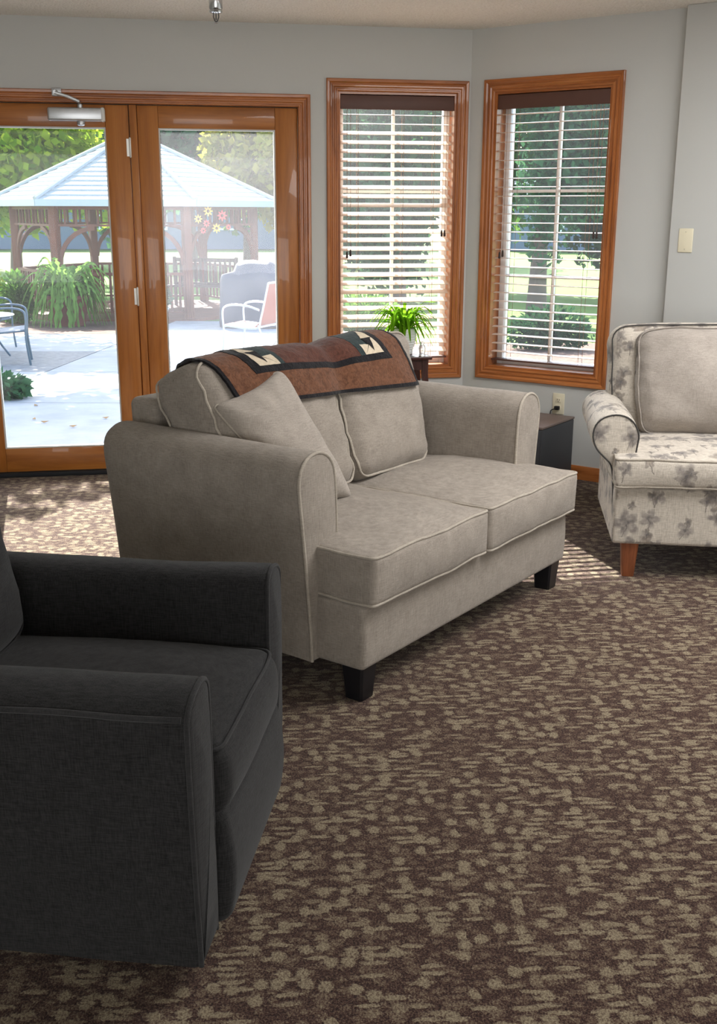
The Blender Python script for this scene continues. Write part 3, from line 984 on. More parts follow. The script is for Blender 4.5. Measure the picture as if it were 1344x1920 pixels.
# ------------------------------------------------------------------ quilt draped over the loveseat's back
allv, allf = join(*cush_meshes)
bvh = BVHTree.FromPolygons([Vector(p) for p in allv], [tuple(q) for q in allf])
QC = Vector((0, 0.83, 0.80))
NW, NP = 90, 60
W0, W1_ = 0.005, 1.20
ph0, ph1 = R(-8), R(165)          # 0 = straight to the front, 90 = up, 180 = rear
rad_g = np.zeros((NW + 1, NP + 1))
for i in range(NW + 1):
    w_ = W0 + (W1_ - W0) * i / NW
    for j in range(NP + 1):
        ph = ph0 + (ph1 - ph0) * j / NP
        dv = Vector((0, -math.cos(ph), math.sin(ph)))
        best = 0.0
        o_ = Vector((min(max(w_, 0.05), 1.25), QC.y, QC.z)) + dv * 0.7
        hit = bvh.ray_cast(o_, -dv, 0.7)
        if hit[0] is not None: best = 0.7 - hit[3]
        rad_g[i, j] = best
# fill the gap between the cushions and smooth
for it in range(14):
    nx = rad_g.copy()
    nx[1:-1, :] = np.maximum(rad_g[1:-1, :], 0.5 * (rad_g[:-2, :] + rad_g[2:, :])) if it < 6 else 0.25 * rad_g[:-2, :] + 0.5 * rad_g[1:-1, :] + 0.25 * rad_g[2:, :]
    nx[:, 1:-1] = 0.25 * nx[:, :-2] + 0.5 * nx[:, 1:-1] + 0.25 * nx[:, 2:]
    rad_g = np.maximum(nx, rad_g - 0.0005) if it < 10 else nx
def quilt_pt(u, ph, off=0.0):
    fi = min(max((u - W0) / (W1_ - W0), 0), 0.9999) * NW
    fj = min(max((ph - ph0) / (ph1 - ph0), 0), 0.9999) * NP
    i, j = int(fi), int(fj); a, b = fi - i, fj - j
    r_ = rad_g[i, j] * (1 - a) * (1 - b) + rad_g[i + 1, j] * a * (1 - b) + rad_g[i, j + 1] * (1 - a) * b + rad_g[i + 1, j + 1] * a * b
    r_ += 0.017 + off
    return Vector((u, QC.y - math.cos(ph) * r_, QC.z + math.sin(ph) * r_))
# quilt coordinates: s 0..1 along the sofa, v 0..1 from the front hem over the top to the rear hem
def Q(s, v, off=0.0):
    hemL, hemR = R(13), R(1)
    hem = hemL + (hemR - hemL) * s
    rear = R(118)
    wl_, wr_ = 0.125, 1.145
    # left edge slants towards the outside as it climbs
    wa = wl_ - 0.075 * min(1, v / 0.45) + 0.16 * max(0, v - 0.45)
    wb_ = wr_ - 0.045 * min(1, v / 0.55)
    u = wa + (wb_ - wa) * s
    ph = hem + (rear - hem) * v
    p = quilt_pt(u, ph, off + 0.0022 * noise.noise(Vector((s * 60, v * 34, 1))) + 0.004 * noise.noise(Vector((s * 14, v * 9, 5))))
    return p
def quilt_grid(s0, s1, v0, v1, ns, nv, off, thick=0.006):
    V = []
    for k in (0, 1):
        for i in range(ns + 1):
            for j in range(nv + 1):
                V.append(Q(s0 + (s1 - s0) * i / ns, v0 + (v1 - v0) * j / nv, off - k * thick))
    F = []
    n1 = (ns + 1) * (nv + 1)
    idx = lambda k, i, j: k * n1 + i * (nv + 1) + j
    for i in range(ns):
        for j in range(nv):
            F.append((idx(0, i, j), idx(0, i + 1, j), idx(0, i + 1, j + 1), idx(0, i, j + 1)))
            F.append((idx(1, i, j), idx(1, i, j + 1), idx(1, i + 1, j + 1), idx(1, i + 1, j)))
    for i in range(ns):
        F.append((idx(0, i, 0), idx(1, i, 0), idx(1, i + 1, 0), idx(0, i + 1, 0)))
        F.append((idx(0, i, nv), idx(0, i + 1, nv), idx(1, i + 1, nv), idx(1, i, nv)))
    for j in range(nv):
        F.append((idx(0, 0, j), idx(0, 0, j + 1), idx(1, 0, j + 1), idx(1, 0, j)))
        F.append((idx(0, ns, j), idx(1, ns, j), idx(1, ns, j + 1), idx(0, ns, j + 1)))
    return V, F
def quilt_tri(a, b, c, off, n=6):
    V, F, ix = [], [], {}
    for i in range(n + 1):
        for j in range(n + 1 - i):
            k = n - i - j
            s = (a[0] * i + b[0] * j + c[0] * k) / n; v = (a[1] * i + b[1] * j + c[1] * k) / n
            ix[(i, j)] = len(V); V.append(Q(s, v, off))
    for i in range(n):
        for j in range(n - i):
            F.append((ix[(i, j)], ix[(i + 1, j)], ix[(i, j + 1)]))
            if i + j < n - 1: F.append((ix[(i + 1, j)], ix[(i + 1, j + 1)], ix[(i, j + 1)]))
    return V, F
def mk_quilt(name, c1, c2):
    t = NT(name); co = t.coord()
    n1 = t.noise(t.mapping(co, (70, 70, 70)), 1.0, 3, 0.6, 0.8)
    n2 = t.noise(co, 30, 3)
    f = t.math('ADD', t.math('MULTIPLY', t.mapr(n1, 0.3, 0.7), 0.6), t.math('MULTIPLY', n2, 0.4))
    col = t.mix(f, lin(c1), lin(c2))
    MATS[name] = t.done(t.principled(col, 0.92, 0, t.bump(n1, 0.6, 0.006), sheen=0.15, spec=0.1))
    return MATS[name]
mk_quilt('quilt_brown', (66, 42, 30), (126, 86, 64))
mk_quilt('quilt_red', (56, 34, 29), (104, 66, 54))
mk_quilt('quilt_black', (20, 19, 21), (34, 32, 35))
mk_quilt('quilt_green', (34, 44, 45), (54, 66, 66))
mk_quilt('quilt_cream', (186, 170, 146), (216, 202, 180))
ql = thing('quilted_throw', 'brown patchwork quilt draped over the loveseat back cushions', 'quilt', (SX, SY, 0), SOFA_RZ)
obj('border_panel', quilt_grid(0.012, 0.988, 0.012, 0.99, 110, 60, 0.0), MATS['quilt_brown'], ql, 60)
vb = 0.215                         # lower edge of the black frame
s_l, s_r = 0.150, 0.868
obj('centre_panel', quilt_grid(s_l + 0.02, s_r - 0.02, vb + 0.045, 0.92, 70, 40, 0.0012, 0.004), MATS['quilt_red'], ql, 60)
obj('frame_strip', quilt_grid(s_l - 0.012, s_r + 0.012, vb, vb + 0.05, 60, 3, 0.0022, 0.004), MATS['quilt_black'], ql, 60)
obj('frame_strip', quilt_grid(s_l - 0.012, s_l + 0.022, vb + 0.05, 0.95, 2, 40, 0.0022, 0.004), MATS['quilt_black'], ql, 60)
obj('frame_strip', quilt_grid(s_r - 0.022, s_r + 0.012, vb + 0.05, 0.95, 2, 40, 0.0022, 0.004), MATS['quilt_black'], ql, 60)
obj('binding', quilt_grid(0.0, 1.0, 0.0, 0.026, 90, 3, 0.002, 0.009), MATS['quilt_black'], ql, 60)
obj('binding', quilt_grid(0.0, 0.014, 0.026, 1.0, 2, 50, 0.002, 0.009), MATS['quilt_black'], ql, 60)
obj('binding', quilt_grid(0.986, 1.0, 0.026, 1.0, 2, 50, 0.002, 0.009), MATS['quilt_black'], ql, 60)
for sx, sg in ((s_l + 0.022, 1), (s_r - 0.022, -1)):
    v0, v1 = vb + 0.05, vb + 0.34
    ds = 0.10 * sg
    sm, vm = sx + ds * 0.5, (v0 + v1) / 2
    obj('corner_patch', quilt_grid(min(sx, sx + ds * 1.25), max(sx, sx + ds * 1.25), v0, v1 + .02, 12, 12, 0.0024, 0.003), MATS['quilt_green'], ql, 60)
    obj('cream_triangle', quilt_tri((sx, v0), (sx + ds, v0), (sx, vm), 0.0042), MATS['quilt_cream'], ql, 60)
    obj('cream_triangle', quilt_tri((sx, vm), (sx + ds * 0.55, vm), (sx, v1), 0.0042), MATS['quilt_cream'], ql, 60)
    obj('cream_triangle', quilt_tri((sx + ds * 0.5, v0 + (vm - v0) * 0.55), (sx + ds, v0), (sx + ds * 0.98, v0 + (vm - v0) * 0.62), 0.0042), MATS['quilt_cream'], ql, 60)
    obj('dark_triangle', quilt_tri((sx + 0.01 * sg, vm), (sx + ds * 0.55, vm), (sx + ds * 0.45, v0 + 0.02), 0.0054), MATS['quilt_black'], ql, 60)

# ------------------------------------------------------------------ charcoal armchair, near left
dk = thing('charcoal_armchair', 'charcoal fabric armchair in the near left corner', 'armchair', (-0.2951, 1.8554, 0), R(82.98))
CH, CP = MATS['charcoal'], MATS['charcoal_piping']
an = spline([(-0.060, .045), (-0.072, .16), (-0.084, .32), (-0.092, .47), (-0.094, .560), (-0.090, .592), (-0.066, .615), (-0.028, .628), (0.010, .630), (0.040, .620), (0.056, .598), (0.060, .56), (0.062, .45), (0.062, .30), (0.060, .16), (0.058, .045)], 3)
secN = [(p[0], p[1]) for p in an]
secF = [(0.672 - p[0] + 0.005, p[1]) for p in secN]
for sec, sd_ in ((secN, 1.5), (secF, 7.5)):
    a = obj('arm', arm_mesh(sec, -0.004, 0.93, 0.020, 0.05, 14, 0.012, 0.006, sd_), CH, dk, 55)
    obj('arm_piping', tube([(p[0], 0.002, p[1]) for p in offset_ring(sec, 0.004)], 0.0055, 7), CP, a, 60)
    oi = min(range(len(sec)), key=lambda i: abs(sec[i][1] - 0.592) + (0.5 if abs(sec[i][0] - 0.337) < 0.36 else 0))
    obj('arm_piping', tube([(sec[oi][0] + wr((sec[oi][0], b, sec[oi][1]), 5, 0.006, sd_), b, sec[oi][1] + wr((sec[oi][0], b, sec[oi][1]), 4, 0.006, sd_ + 3)) for b in [0.012 + 0.87 * i / 20 for i in range(21)]], 0.0065, 7), CP, a, 60)
obj('base', rbox(0.058, 0.617, -0.024, 0.90, 0.05, 0.315, 0.03, 8, 4, deform=lambda p: Vector((p.x, p.y - 0.015 * math.sin(max(0, min(1, (p.z - .05) / .25)) * math.pi), p.z))), CH, dk, 60)
seat_cushion(0.064, 0.613, -0.022, 0.68, 0.285, 0.452, 0.045, 0.022, 0.005, 3.3, 0.02, CH, dk, CP, pr=0.004)
mesh, l1, l2, df = back_cushion(0.272, 0.09, 0.27, R(12), 0.337, 0.735, 0.70, (0.98, 0.98), 0.03, 2.7)
bc_ = obj('back_cushion', mesh, CH, dk, 60)
obj('piping', tube(l1, 0.004, 6, closed=True), CP, bc_, 60)
obj('back_frame', rbox(0.0, 0.675, 0.82, 0.98, 0.06, 0.84, 0.04, 8, 4), CH, dk, 60)
for x, y in ((0.05, 0.14), (0.625, 0.14), (0.05, 0.84), (0.625, 0.84)):
    obj('leg', tapered_leg(x, y, 0.06, 0.03, 0.026), MATS['black_leg'], dk, 35)

# ------------------------------------------------------------------ floral armchair, right
def mk_floral():
    t = NT('floral_linen')
    uv = t.coord('UV'); co = t.coord()
    def flower(scale, off, r0, keep, npet):
        mp = t.mapping(uv, (1, 1, 1), off)
        wn_ = t.n('ShaderNodeTexNoise'); t.l(mp, wn_.inputs['Vector']); wn_.inputs['Scale'].default_value = 26; wn_.inputs['Detail'].default_value = 4
        wa_ = t.n('ShaderNodeVectorMath', operation='MULTIPLY_ADD'); t.l(wn_.outputs['Color'], wa_.inputs[0]); wa_.inputs[1].default_value = (0.034, 0.034, 0); t.l(mp, wa_.inputs[2])
        v = t.voronoi(wa_.outputs[0], scale, 0.75)
        sub = t.n('ShaderNodeVectorMath', operation='SUBTRACT'); t.l(wa_.outputs[0], sub.inputs[0])
        # Position output is in texture space divided by the scale
        t.l(v.outputs['Position'], sub.inputs[1])
        sep = t.n('ShaderNodeSeparateXYZ'); t.l(sub.outputs[0], sep.inputs[0])
        x, y = sep.outputs[0], sep.outputs[1]
        ang = t.math('ARCTAN2', y, x)
        rad_ = t.math('SQRT', t.math('ADD', t.math('MULTIPLY', x, x), t.math('MULTIPLY', y, y)))
        sc = t.n('ShaderNodeSeparateColor'); t.l(v.outputs['Color'], sc.inputs[0])
        pet = t.math('ABSOLUTE', t.math('COSINE', t.math('ADD', t.math('MULTIPLY', ang, npet / 2), t.math('MULTIPLY', sc.outputs[1], 6))))
        lim = t.math('MULTIPLY', r0, t.math('ADD', 0.55, t.math('MULTIPLY', pet, 0.45)))
        lim = t.math('MULTIPLY', lim, t.math('ADD', 0.6, t.math('MULTIPLY', sc.outputs[2], 0.6)))
        msk = t.mapr(t.math('DIVIDE', rad_, lim), 0.78, 1.10, 1, 0)
        ok = t.math('GREATER_THAN', sc.outputs[0], keep)
        stem = t.math('MULTIPLY', t.math('LESS_THAN', t.math('ABSOLUTE', t.math('ADD', x, t.math('MULTIPLY', y, t.math('SUBTRACT', sc.outputs[1], 0.5)))), 0.0022),
                      t.math('MULTIPLY', t.math('LESS_THAN', y, 0.0), t.math('GREATER_THAN', y, -0.6 / scale)))
        core = t.mapr(t.math('DIVIDE', rad_, lim), 0.0, 0.8, 1, 0)
        return t.math('MULTIPLY', msk, ok), t.math('MULTIPLY', stem, ok), core, sc.outputs[2]
    a = t.noise(t.mapping(co, (420, 420, 34)), 1.0, 3, 0.6)
    b = t.noise(t.mapping(co, (40, 40, 460)), 1.0, 3, 0.6)
    ab = t.mapr(t.math('ADD', t.math('MULTIPLY', a, 0.5), t.math('MULTIPLY', b, 0.5)), 0.36, 0.64)
    base = t.mix(ab, lin((164, 155, 143)), lin((206, 197, 184)))
    col = base
    for sc_, off, r0, keep, npet, c1, c2 in ((8.5, (0.31, 0.12, 0), 0.052, 0.40, 5, (84, 80, 82), (128, 121, 116)), (13, (1.73, 0.9, 0), 0.026, 0.50, 4, (82, 80, 84), (120, 112, 104)), (7.3, (2.2, 3.4, 0), 0.045, 0.62, 5, (150, 138, 124), (116, 108, 102))):
        fl_, st_, core, rnd = flower(sc_, off, r0, keep, npet)
        cc = t.mix(core, lin(c2), lin(c1))
        col = t.mix(t.math('MULTIPLY', st_, 0.75), col, lin((110, 104, 98)))
        col = t.mix(t.math('MULTIPLY', fl_, t.mapr(t.noise(uv, 38, 3), 0.3, 0.65, 0.35, 0.95)), col, cc)
    MATS['floral'] = t.done(t.principled(col, 0.9, 0, t.bump(ab, 0.35, 0.0015), sheen=0.25, spec=0.15))
mk_floral()
FL = MATS['floral']; DP = MATS['dark_piping']
fc = thing('floral_armchair', 'cream armchair with grey floral print and loose grey cushion at right', 'armchair', (1.131, 4.298, 0), R(-7.5))
FCW = 0.74
obj('base', rbox(-0.078, FCW + 0.078, -0.03, 0.70, 0.148, 0.392, 0.016, 8, 3), FL, fc, 50, uv=True)
ar = spline([(-0.072, .15), (-0.078, .28), (-0.084, .40), (-0.096, .462), (-0.125, .495), (-0.158, .530), (-0.176, .580), (-0.168, .630), (-0.135, .664), (-0.086, .678), (-0.038, .668), (-0.004, .638), (0.014, .592), (0.010, .545), (0.004, .48), (0.002, .35), (0.002, .15)], 3)
secA = [(p[0], p[1]) for p in ar]
secB = [(FCW - p[0], p[1]) for p in secA]
for sec, sd_ in ((secA, 3.5), (secB, 8.5)):
    a = obj('arm', arm_mesh(sec, 0.045, 0.72, 0.010, 0.04, 10, 0.004, 0.005, sd_), FL, fc, 55, uv=True)
    obj('arm_piping', tube([(p[0], 0.046, p[1]) for p in offset_ring(sec, 0.003)], 0.0034, 6), DP, a, 60)
seat_cushion(-0.086, FCW + 0.086, -0.055, 0.58, 0.394, 0.514, 0.018, 0.030, 0.006, 4.2, 0.012, FL, fc, MATS['linen_piping'], uv=True)
mesh, l1, l2, df = back_cushion(FCW / 2 + 0.085, 0.10, 0.30, R(10), FCW / 2, 0.64, 0.68, (0.92, 0.92), 0.02, 6.7, 0.009, 0.085)
bk = obj('backrest', mesh, FL, fc, 60, uv=True)
obj('piping', tube(l1, 0.003, 6, closed=True), DP, bk, 60)
mesh, l1, l2, df = back_cushion(0.350, 0.062, 0.232, R(13), FCW / 2 + 0.005, 0.50, 0.742, (0.93, 0.93), 0.085, 9.1, 0.014, 0.061)
gc = obj('loose_cushion', mesh, MATS['linen_grey_light'], fc, 60)
obj('piping', tube(l1, 0.003, 6, closed=True), MATS['linen_grey_light'], gc, 60)
for x, y, ln in ((0.0, 0.02, (0, 0)), (FCW, 0.02, (0, 0)), (0.01, 0.62, (0, 0.02)), (FCW - 0.01, 0.62, (0, 0.02))):
    obj('leg', tapered_leg(x, y, 0.152, 0.036, 0.024, ln), MATS['chair_leg_wood'], fc, 35)

# ------------------------------------------------------------------ plant stand, pot plant, glass ornament
STX, STY = 0.250, 6.085
STZ = 0.700
ps = thing('plant_stand', 'small dark wood plant stand in front of the left window', 'plant stand', (STX, STY, 0), A1)
obj('top', bbox(-0.135, 0.135, -0.135, 0.135, STZ - 0.018, STZ, 0.005), MATS['dark_walnut'], ps)
for a_, b_, c_, d_ in ((-0.10, 0.10, -0.112, -0.096), (-0.10, 0.10, 0.096, 0.112), (-0.112, -0.096, -0.10, 0.10), (0.096, 0.112, -0.10, 0.10)):
    obj('apron', box(a_, b_, c_, d_, STZ - 0.075, STZ - 0.019), MATS['dark_walnut'], ps, 0)
for i in (-1, 1):
    for j in (-1, 1):
        rings = []
        for z, e, s in ((STZ - 0.019, 0.0, 0.017), (STZ - 0.10, 0.0, 0.016), (STZ - 0.22, 0.012, 0.014), (STZ - 0.40, 0.030, 0.013), (0.2, 0.034, 0.012), (0.06, 0.040, 0.012), (0.0, 0.050, 0.014)):
            x, y = i * (0.100 + e), j * (0.100 + e * 0.6)
            rings.append([(x - s, y - s, z), (x + s, y - s, z), (x + s, y + s, z), (x - s, y + s, z)])
        obj('leg', loft(rings[::-1]), MATS['dark_walnut'], ps, 30)
obj('lower_shelf', bbox(-0.115, 0.115, -0.115, 0.115, 0.17, 0.185, 0.003), MATS['dark_walnut'], ps)

pp = thing('potted_plant', 'bushy green plant in a white ribbed pot on the plant stand', 'potted plant', (STX, STY + 0.01, STZ + 0.0005), 0.3)
prof = [(0.045, 0.0), (0.050, 0.003)]
for i in range(9):
    z = 0.012 + i * 0.014; r_ = 0.050 + 0.020 * math.sin(min(1, i / 8) * 1.9)
    prof += [(r_, z), (r_ + 0.0022, z + 0.006), (r_, z + 0.012)]
prof += [(0.066, 0.142), (0.060, 0.142), (0.058, 0.130)]
obj('pot', lathe(prof, 32), MATS['pot_white'], pp, 50)
obj('soil', lathe([(0.057, 0.122), (0.057, 0.128), (0.03, 0.132)], 24), MATS['soil'], pp)
leafmat('plant_leaf', (62, 128, 16), (130, 178, 40), 0.5)
prr = random.Random(11)
for k in range(110):
    az = prr.uniform(0, 2 * math.pi); lenr = prr.uniform(0.09, 0.225); rise = prr.uniform(0.03, 0.155); drop = prr.uniform(0.0, 0.17)
    wd = prr.uniform(0.006, 0.0105)
    V, F = [], []
    n = 7
    for i in range(n + 1):
        t_ = i / n
        rad_ = 0.015 + lenr * t_ * (1 - 0.12 * t_)
        z = 0.13 + rise * math.sin(min(1, t_ * 1.5) * math.pi / 2) * 1.1 - drop * t_ ** 2.2
        w_ = wd * (0.35 + 0.65 * math.sin(math.pi * min(1, t_ * 0.85 + 0.12)))
        if i == n: w_ = 0.0008
        c, s = math.cos(az), math.sin(az)
        for sg in (-1, 0, 1):
            V.append((c * rad_ - s * w_ * sg, s * rad_ + c * w_ * sg, z - (0.003 if sg == 0 else 0)))
    for i in range(n):
        for q in (0, 1):
            F.append((i * 3 + q, i * 3 + q + 1, (i + 1) * 3 + q + 1, (i + 1) * 3 + q))
    obj('leaf', (V, F), MATS['plant_leaf'], pp, 60, fix=False)
t = NT('ornament_glass'); MATS['orn'] = t.done(t.principled((0.95, 0.98, 1.0, 1), 0.08, trans=0.75, spec=0.6))
og = thing('glass_ornament', 'tiny clear glass ornament beside the white pot', 'ornament', (STX + 0.100, STY - 0.075, STZ + 0.0005))
obj('body', lathe([(0.016, 0), (0.019, 0.003), (0.015, 0.012), (0.019, 0.03), (0.020, 0.045), (0.012, 0.06)], 18), MATS['orn'], og)
obj('stopper', lathe([(0.006, 0.0605), (0.010, 0.066), (0.010, 0.074), (0.004, 0.079)], 14), MATS['orn'], og)

# ================================================================== outside
def gz(y): return -0.05 - 0.033 * (min(max(y, 6.5), 22.0) - 6.5)

def mk_ground(name, c1, c2, sc=6, rough=0.9, bump=0.3, c3=None, sc3=40):
    t = NT(name); co = t.coord()
    f = t.noise(co, sc, 5, 0.6)
    col = t.mix(t.mapr(f, 0.3, 0.7), lin(c1), lin(c2))
    if c3: col = t.mix(t.mapr(t.noise(co, sc3, 3, 0.7), 0.52, 0.7), col, lin(c3))
    MATS[name] = t.done(t.principled(col, rough, 0, t.bump(t.noise(co, sc * 8, 4), bump, 0.02), spec=0.2))
    return MATS[name]
mk_ground('concrete', (132, 134, 134), (150, 152, 152), 2.5, bump=0.1)
mk_ground('gravel_concrete', (104, 104, 104), (134, 134, 132), 14, c3=(106, 104, 102), sc3=60)
mk_ground('lawn_green', (68, 98, 32), (96, 122, 46), 3, c3=(54, 82, 28), sc3=60)
mk_ground('mulch', (78, 58, 48), (108, 84, 70), 9, c3=(52, 38, 32), sc3=30)
mk_ground('far_lawn', (110, 146, 60), (140, 168, 80), 0.4)

def strip(x0, x1, ys, mat, name, label, dz=0.0):
    V, F = [], []
    for y in ys:
        for x in (x0, x1): V.append((x, y, gz(y) + dz))
    for y in ys:
        for x in (x0, x1): V.append((x, y, gz(y) - 0.25))
    n = len(ys)
    for i in range(n - 1):
        F.append((2 * i, 2 * i + 1, 2 * i + 3, 2 * i + 2))
        k = 2 * n
        F.append((k + 2 * i, k + 2 * i + 2, k + 2 * i + 3, k + 2 * i + 1))
        F.append((2 * i, 2 * i + 2, k + 2 * i + 2, k + 2 * i)); F.append((2 * i + 1, k + 2 * i + 1, k + 2 * i + 3, 2 * i + 3))
    F.append((0, 2 * n, 2 * n + 1, 1)); F.append((2 * n - 2, 2 * n - 1, 4 * n - 1, 4 * n - 2))
    o = obj(name, (V, F), mat, None, 0)
    o['kind'] = 'structure'; o['label'] = label; o['category'] = name.split('_')[0]
    return o
g0_ = strip(-60, 60, [5.0, 22, 90], MATS['lawn_green'], 'ground_lawn', 'sunny green lawn around the patio', -0.03)
# concrete slabs with joints
pat = struct_empty('patio', (0, 0, 0), 0, 'pale concrete patio outside the glass door')
def slab(x0, x1, y0, y1, mat=None):
    e = 0.008
    V = [(x, y, gz(y) + dz) for x in (x0 + e, x1 - e) for y in (y0 + e, y1 - e) for dz in (-0.12, 0.0)]
    obj('slab', (V, [(0, 1, 3, 2), (4, 6, 7, 5), (0, 4, 5, 1), (2, 3, 7, 6), (0, 2, 6, 4), (1, 5, 7, 3)]), mat or MATS['concrete'], pat, 0)
ys_ = [6.75, 9.3, 11.7, 14.1, 17.0]
xs_ = [-8.0, -5.6, -3.4, -1.2, 0.4]
for i in range(4):
    for j in range(4):
        slab(xs_[i], xs_[i + 1], ys_[j] if j else (6.05 if xs_[i + 1] < -1 else 6.45), ys_[j + 1], MATS['gravel_concrete'] if (i < 2 and j in (2,)) else None)
slab(-3.4, -1.2, 17.0, 20.2)
slab(-1.2, 0.4, 17.0, 20.2)
strip(-8.0, -3.4, [17.05, 18.5, 20.0], MATS['mulch'], 'ground_bed', 'mulched planting bed before the gazebo', 0.0)
strip(0.75, 9.5, [6.6, 10, 13.6, 15.6], MATS['mulch'], 'ground_mulch', 'brown mulch bed under the windows', 0.0)

# ------------------------------------------------------------------ gazebo
leafmat('dummy_leaf', (70, 110, 40), (110, 150, 60))
CG = Vector((-4.55, 22.65, gz(22.0)))
wood('cedar', (70, 34, 22), (104, 54, 36), (126, 70, 48), axis='z', rough=0.7, coat=0)
wood('cedar_h', (70, 34, 22), (104, 54, 36), (126, 70, 48), axis='x', rough=0.7, coat=0)
def mk_shingle():
    t = NT('roof_shingle'); co = t.coord()
    f = t.noise(co, 9, 4, 0.7)
    col = t.mix(f, lin((150, 152, 154)), lin((184, 185, 186)))
    MATS['shingle'] = t.done(t.principled(col, 0.9, spec=0.2))
mk_shingle()
gzb = thing('gazebo', 'hexagonal wooden gazebo with pale shingled roof beyond the patio', 'gazebo', tuple(CG), 0)
PR, ER = 2.40, 2.86
EZ, TZ, TR = 2.20, 3.34, 0.34
angs = [34 + 60 * k for k in range(6)]
def gp_(a, r, z): return Vector((r * math.sin(R(a)), -r * math.cos(R(a)), z))
obj('deck', poly_prism([tuple(gp_(a, 2.6, 0))[:2] for a in angs], -0.1, 0.06), MATS['cedar_h'], gzb, 0)
for k in range(6):
    a0, a1 = angs[k], angs[(k + 1) % 6]
    # stepped shingle courses
    nc = 13; V, F = [], []
    for c in range(nc):
        t0, t1 = c / nc, (c + 1) / nc
        for tt, dz in ((t0, 0.022), (t1, 0.0)):
            r_ = ER + (TR - ER) * tt; z = EZ + (TZ - EZ) * tt + dz
            V += [gp_(a0, r_, z), gp_(a1, r_, z)]
        b0 = c * 4
        F.append((b0, b0 + 1, b0 + 3, b0 + 2))
        if c: F.append((b0 - 2, b0 - 1, b0 + 1, b0))
    lo = len(V)
    V += [gp_(a0, ER, EZ - 0.05), gp_(a1, ER, EZ - 0.05), gp_(a0, TR, TZ - 0.06), gp_(a1, TR, TZ - 0.06)]
    F += [(lo, lo + 2, lo + 3, lo + 1), (0, lo, lo + 1, 1), (len(V) - 4 - 2, len(V) - 4 - 1, lo + 3, lo + 2)]
    obj('roof_panel', (V, F), MATS['shingle'], gzb, 20)
    rg = tube([gp_(a0, ER + 0.01, EZ + 0.03), gp_(a0, TR, TZ + 0.03)], 0.045, 6)
    obj('hip_cap', rg, MATS['shingle'], gzb, 30)
    e0, e1 = gp_(a0, ER, 0), gp_(a1, ER, 0)
    dirv = (e1 - e0).normalized(); ang = math.atan2(dirv.y, dirv.x); ln = (e1 - e0).length; mid = (e0 + e1) / 2
    obj('fascia', move(box(-ln / 2, ln / 2, -0.02, 0.01, EZ - 0.10, EZ + 0.02), mid.x, mid.y, 0, ang), plain('fascia_grey', (170, 176, 178), 0.6), gzb, 0)
    # posts and frieze
    p0, p1_ = gp_(a0, PR, 0), gp_(a1, PR, 0)
    obj('post', move(bbox(-0.075, 0.075, -0.075, 0.075, 0.06, EZ - 0.02, 0.012), p0.x, p0.y, 0, R(a0)), MATS['cedar'], gzb)
    dirv = (p1_ - p0).normalized(); ang = math.atan2(dirv.y, dirv.x); ln = (p1_ - p0).length; mid = (p0 + p1_) / 2
    obj('beam', move(bbox(-ln / 2, ln / 2, -0.05, 0.05, EZ - 0.16, EZ - 0.03, 0.01), mid.x, mid.y, 0, ang), MATS['cedar_h'], gzb)
    obj('frieze_rail', move(box(-ln / 2, ln / 2, -0.03, 0.03, EZ - 0.46, EZ - 0.42), mid.x, mid.y, 0, ang), MATS['cedar_h'], gzb, 0)
    first = None
    for q in range(11):
        x = -ln / 2 + ln * (q + 1) / 12
        pos = mid + dirv * x
        if first is None:
            first = obj('frieze_spindle', bbox(-0.022, 0.022, -0.018, 0.018, EZ - 0.42, EZ - 0.16, 0.006), MATS['cedar'], gzb); s = first
        else: s = share(first, 'frieze_spindle', gzb)
        s.location = (pos.x, pos.y, 0); s.rotation_euler = (0, 0, ang)
    for sg in (-1, 1):
        V, F = [], []
        n = 8
        for i in range(n + 1):
            t_ = i / n * math.pi / 2
            for rr_ in (0.62, 0.70):
                x = sg * (ln / 2 - 0.07 - (0.70 - rr_ * math.cos(t_)) ) if False else sg * (ln / 2 - 0.05 - 0.66 + rr_ * math.cos(t_) - 0.02)
                z = EZ - 0.46 - 0.66 + rr_ * math.sin(t_) - 0.03
                for yy in (-0.025, 0.025): V.append((x, yy, z))
        for i in range(n):
            b0 = i * 4
            for u, v in ((0, 1), (1, 3), (3, 2), (2, 0)): F.append((b0 + u, b0 + v, b0 + 4 + v, b0 + 4 + u))
        F += [(0, 1, 3, 2), (n * 4, n * 4 + 2, n * 4 + 3, n * 4 + 1)]
        obj('arch_brace', move((V, F), mid.x, mid.y, 0, ang), MATS['cedar'], gzb, 0)
    if k != 0:
        obj('rail', move(box(-ln / 2, ln / 2, -0.04, 0.04, 0.86, 0.91), mid.x, mid.y, 0, ang), MATS['cedar_h'], gzb, 0)
        obj('rail', move(box(-ln / 2, ln / 2, -0.03, 0.03, 0.16, 0.20), mid.x, mid.y, 0, ang), MATS['cedar_h'], gzb, 0)
        fb = None
        for q in range(14):
            pos = mid + dirv * (-ln / 2 + ln * (q + 1) / 15)
            if fb is None:
                fb = obj('baluster', bbox(-0.024, 0.024, -0.016, 0.016, 0.20, 0.86, 0.004), MATS['cedar'], gzb); s = fb
            else: s = share(fb, 'baluster', gzb)
            s.location = (pos.x, pos.y, 0); s.rotation_euler = (0, 0, ang)
obj('roof_cap', lathe([(0.42, TZ + 0.0), (0.40, TZ + 0.06), (0.02, TZ + 0.10)], 6), MATS['shingle'], gzb, 0)

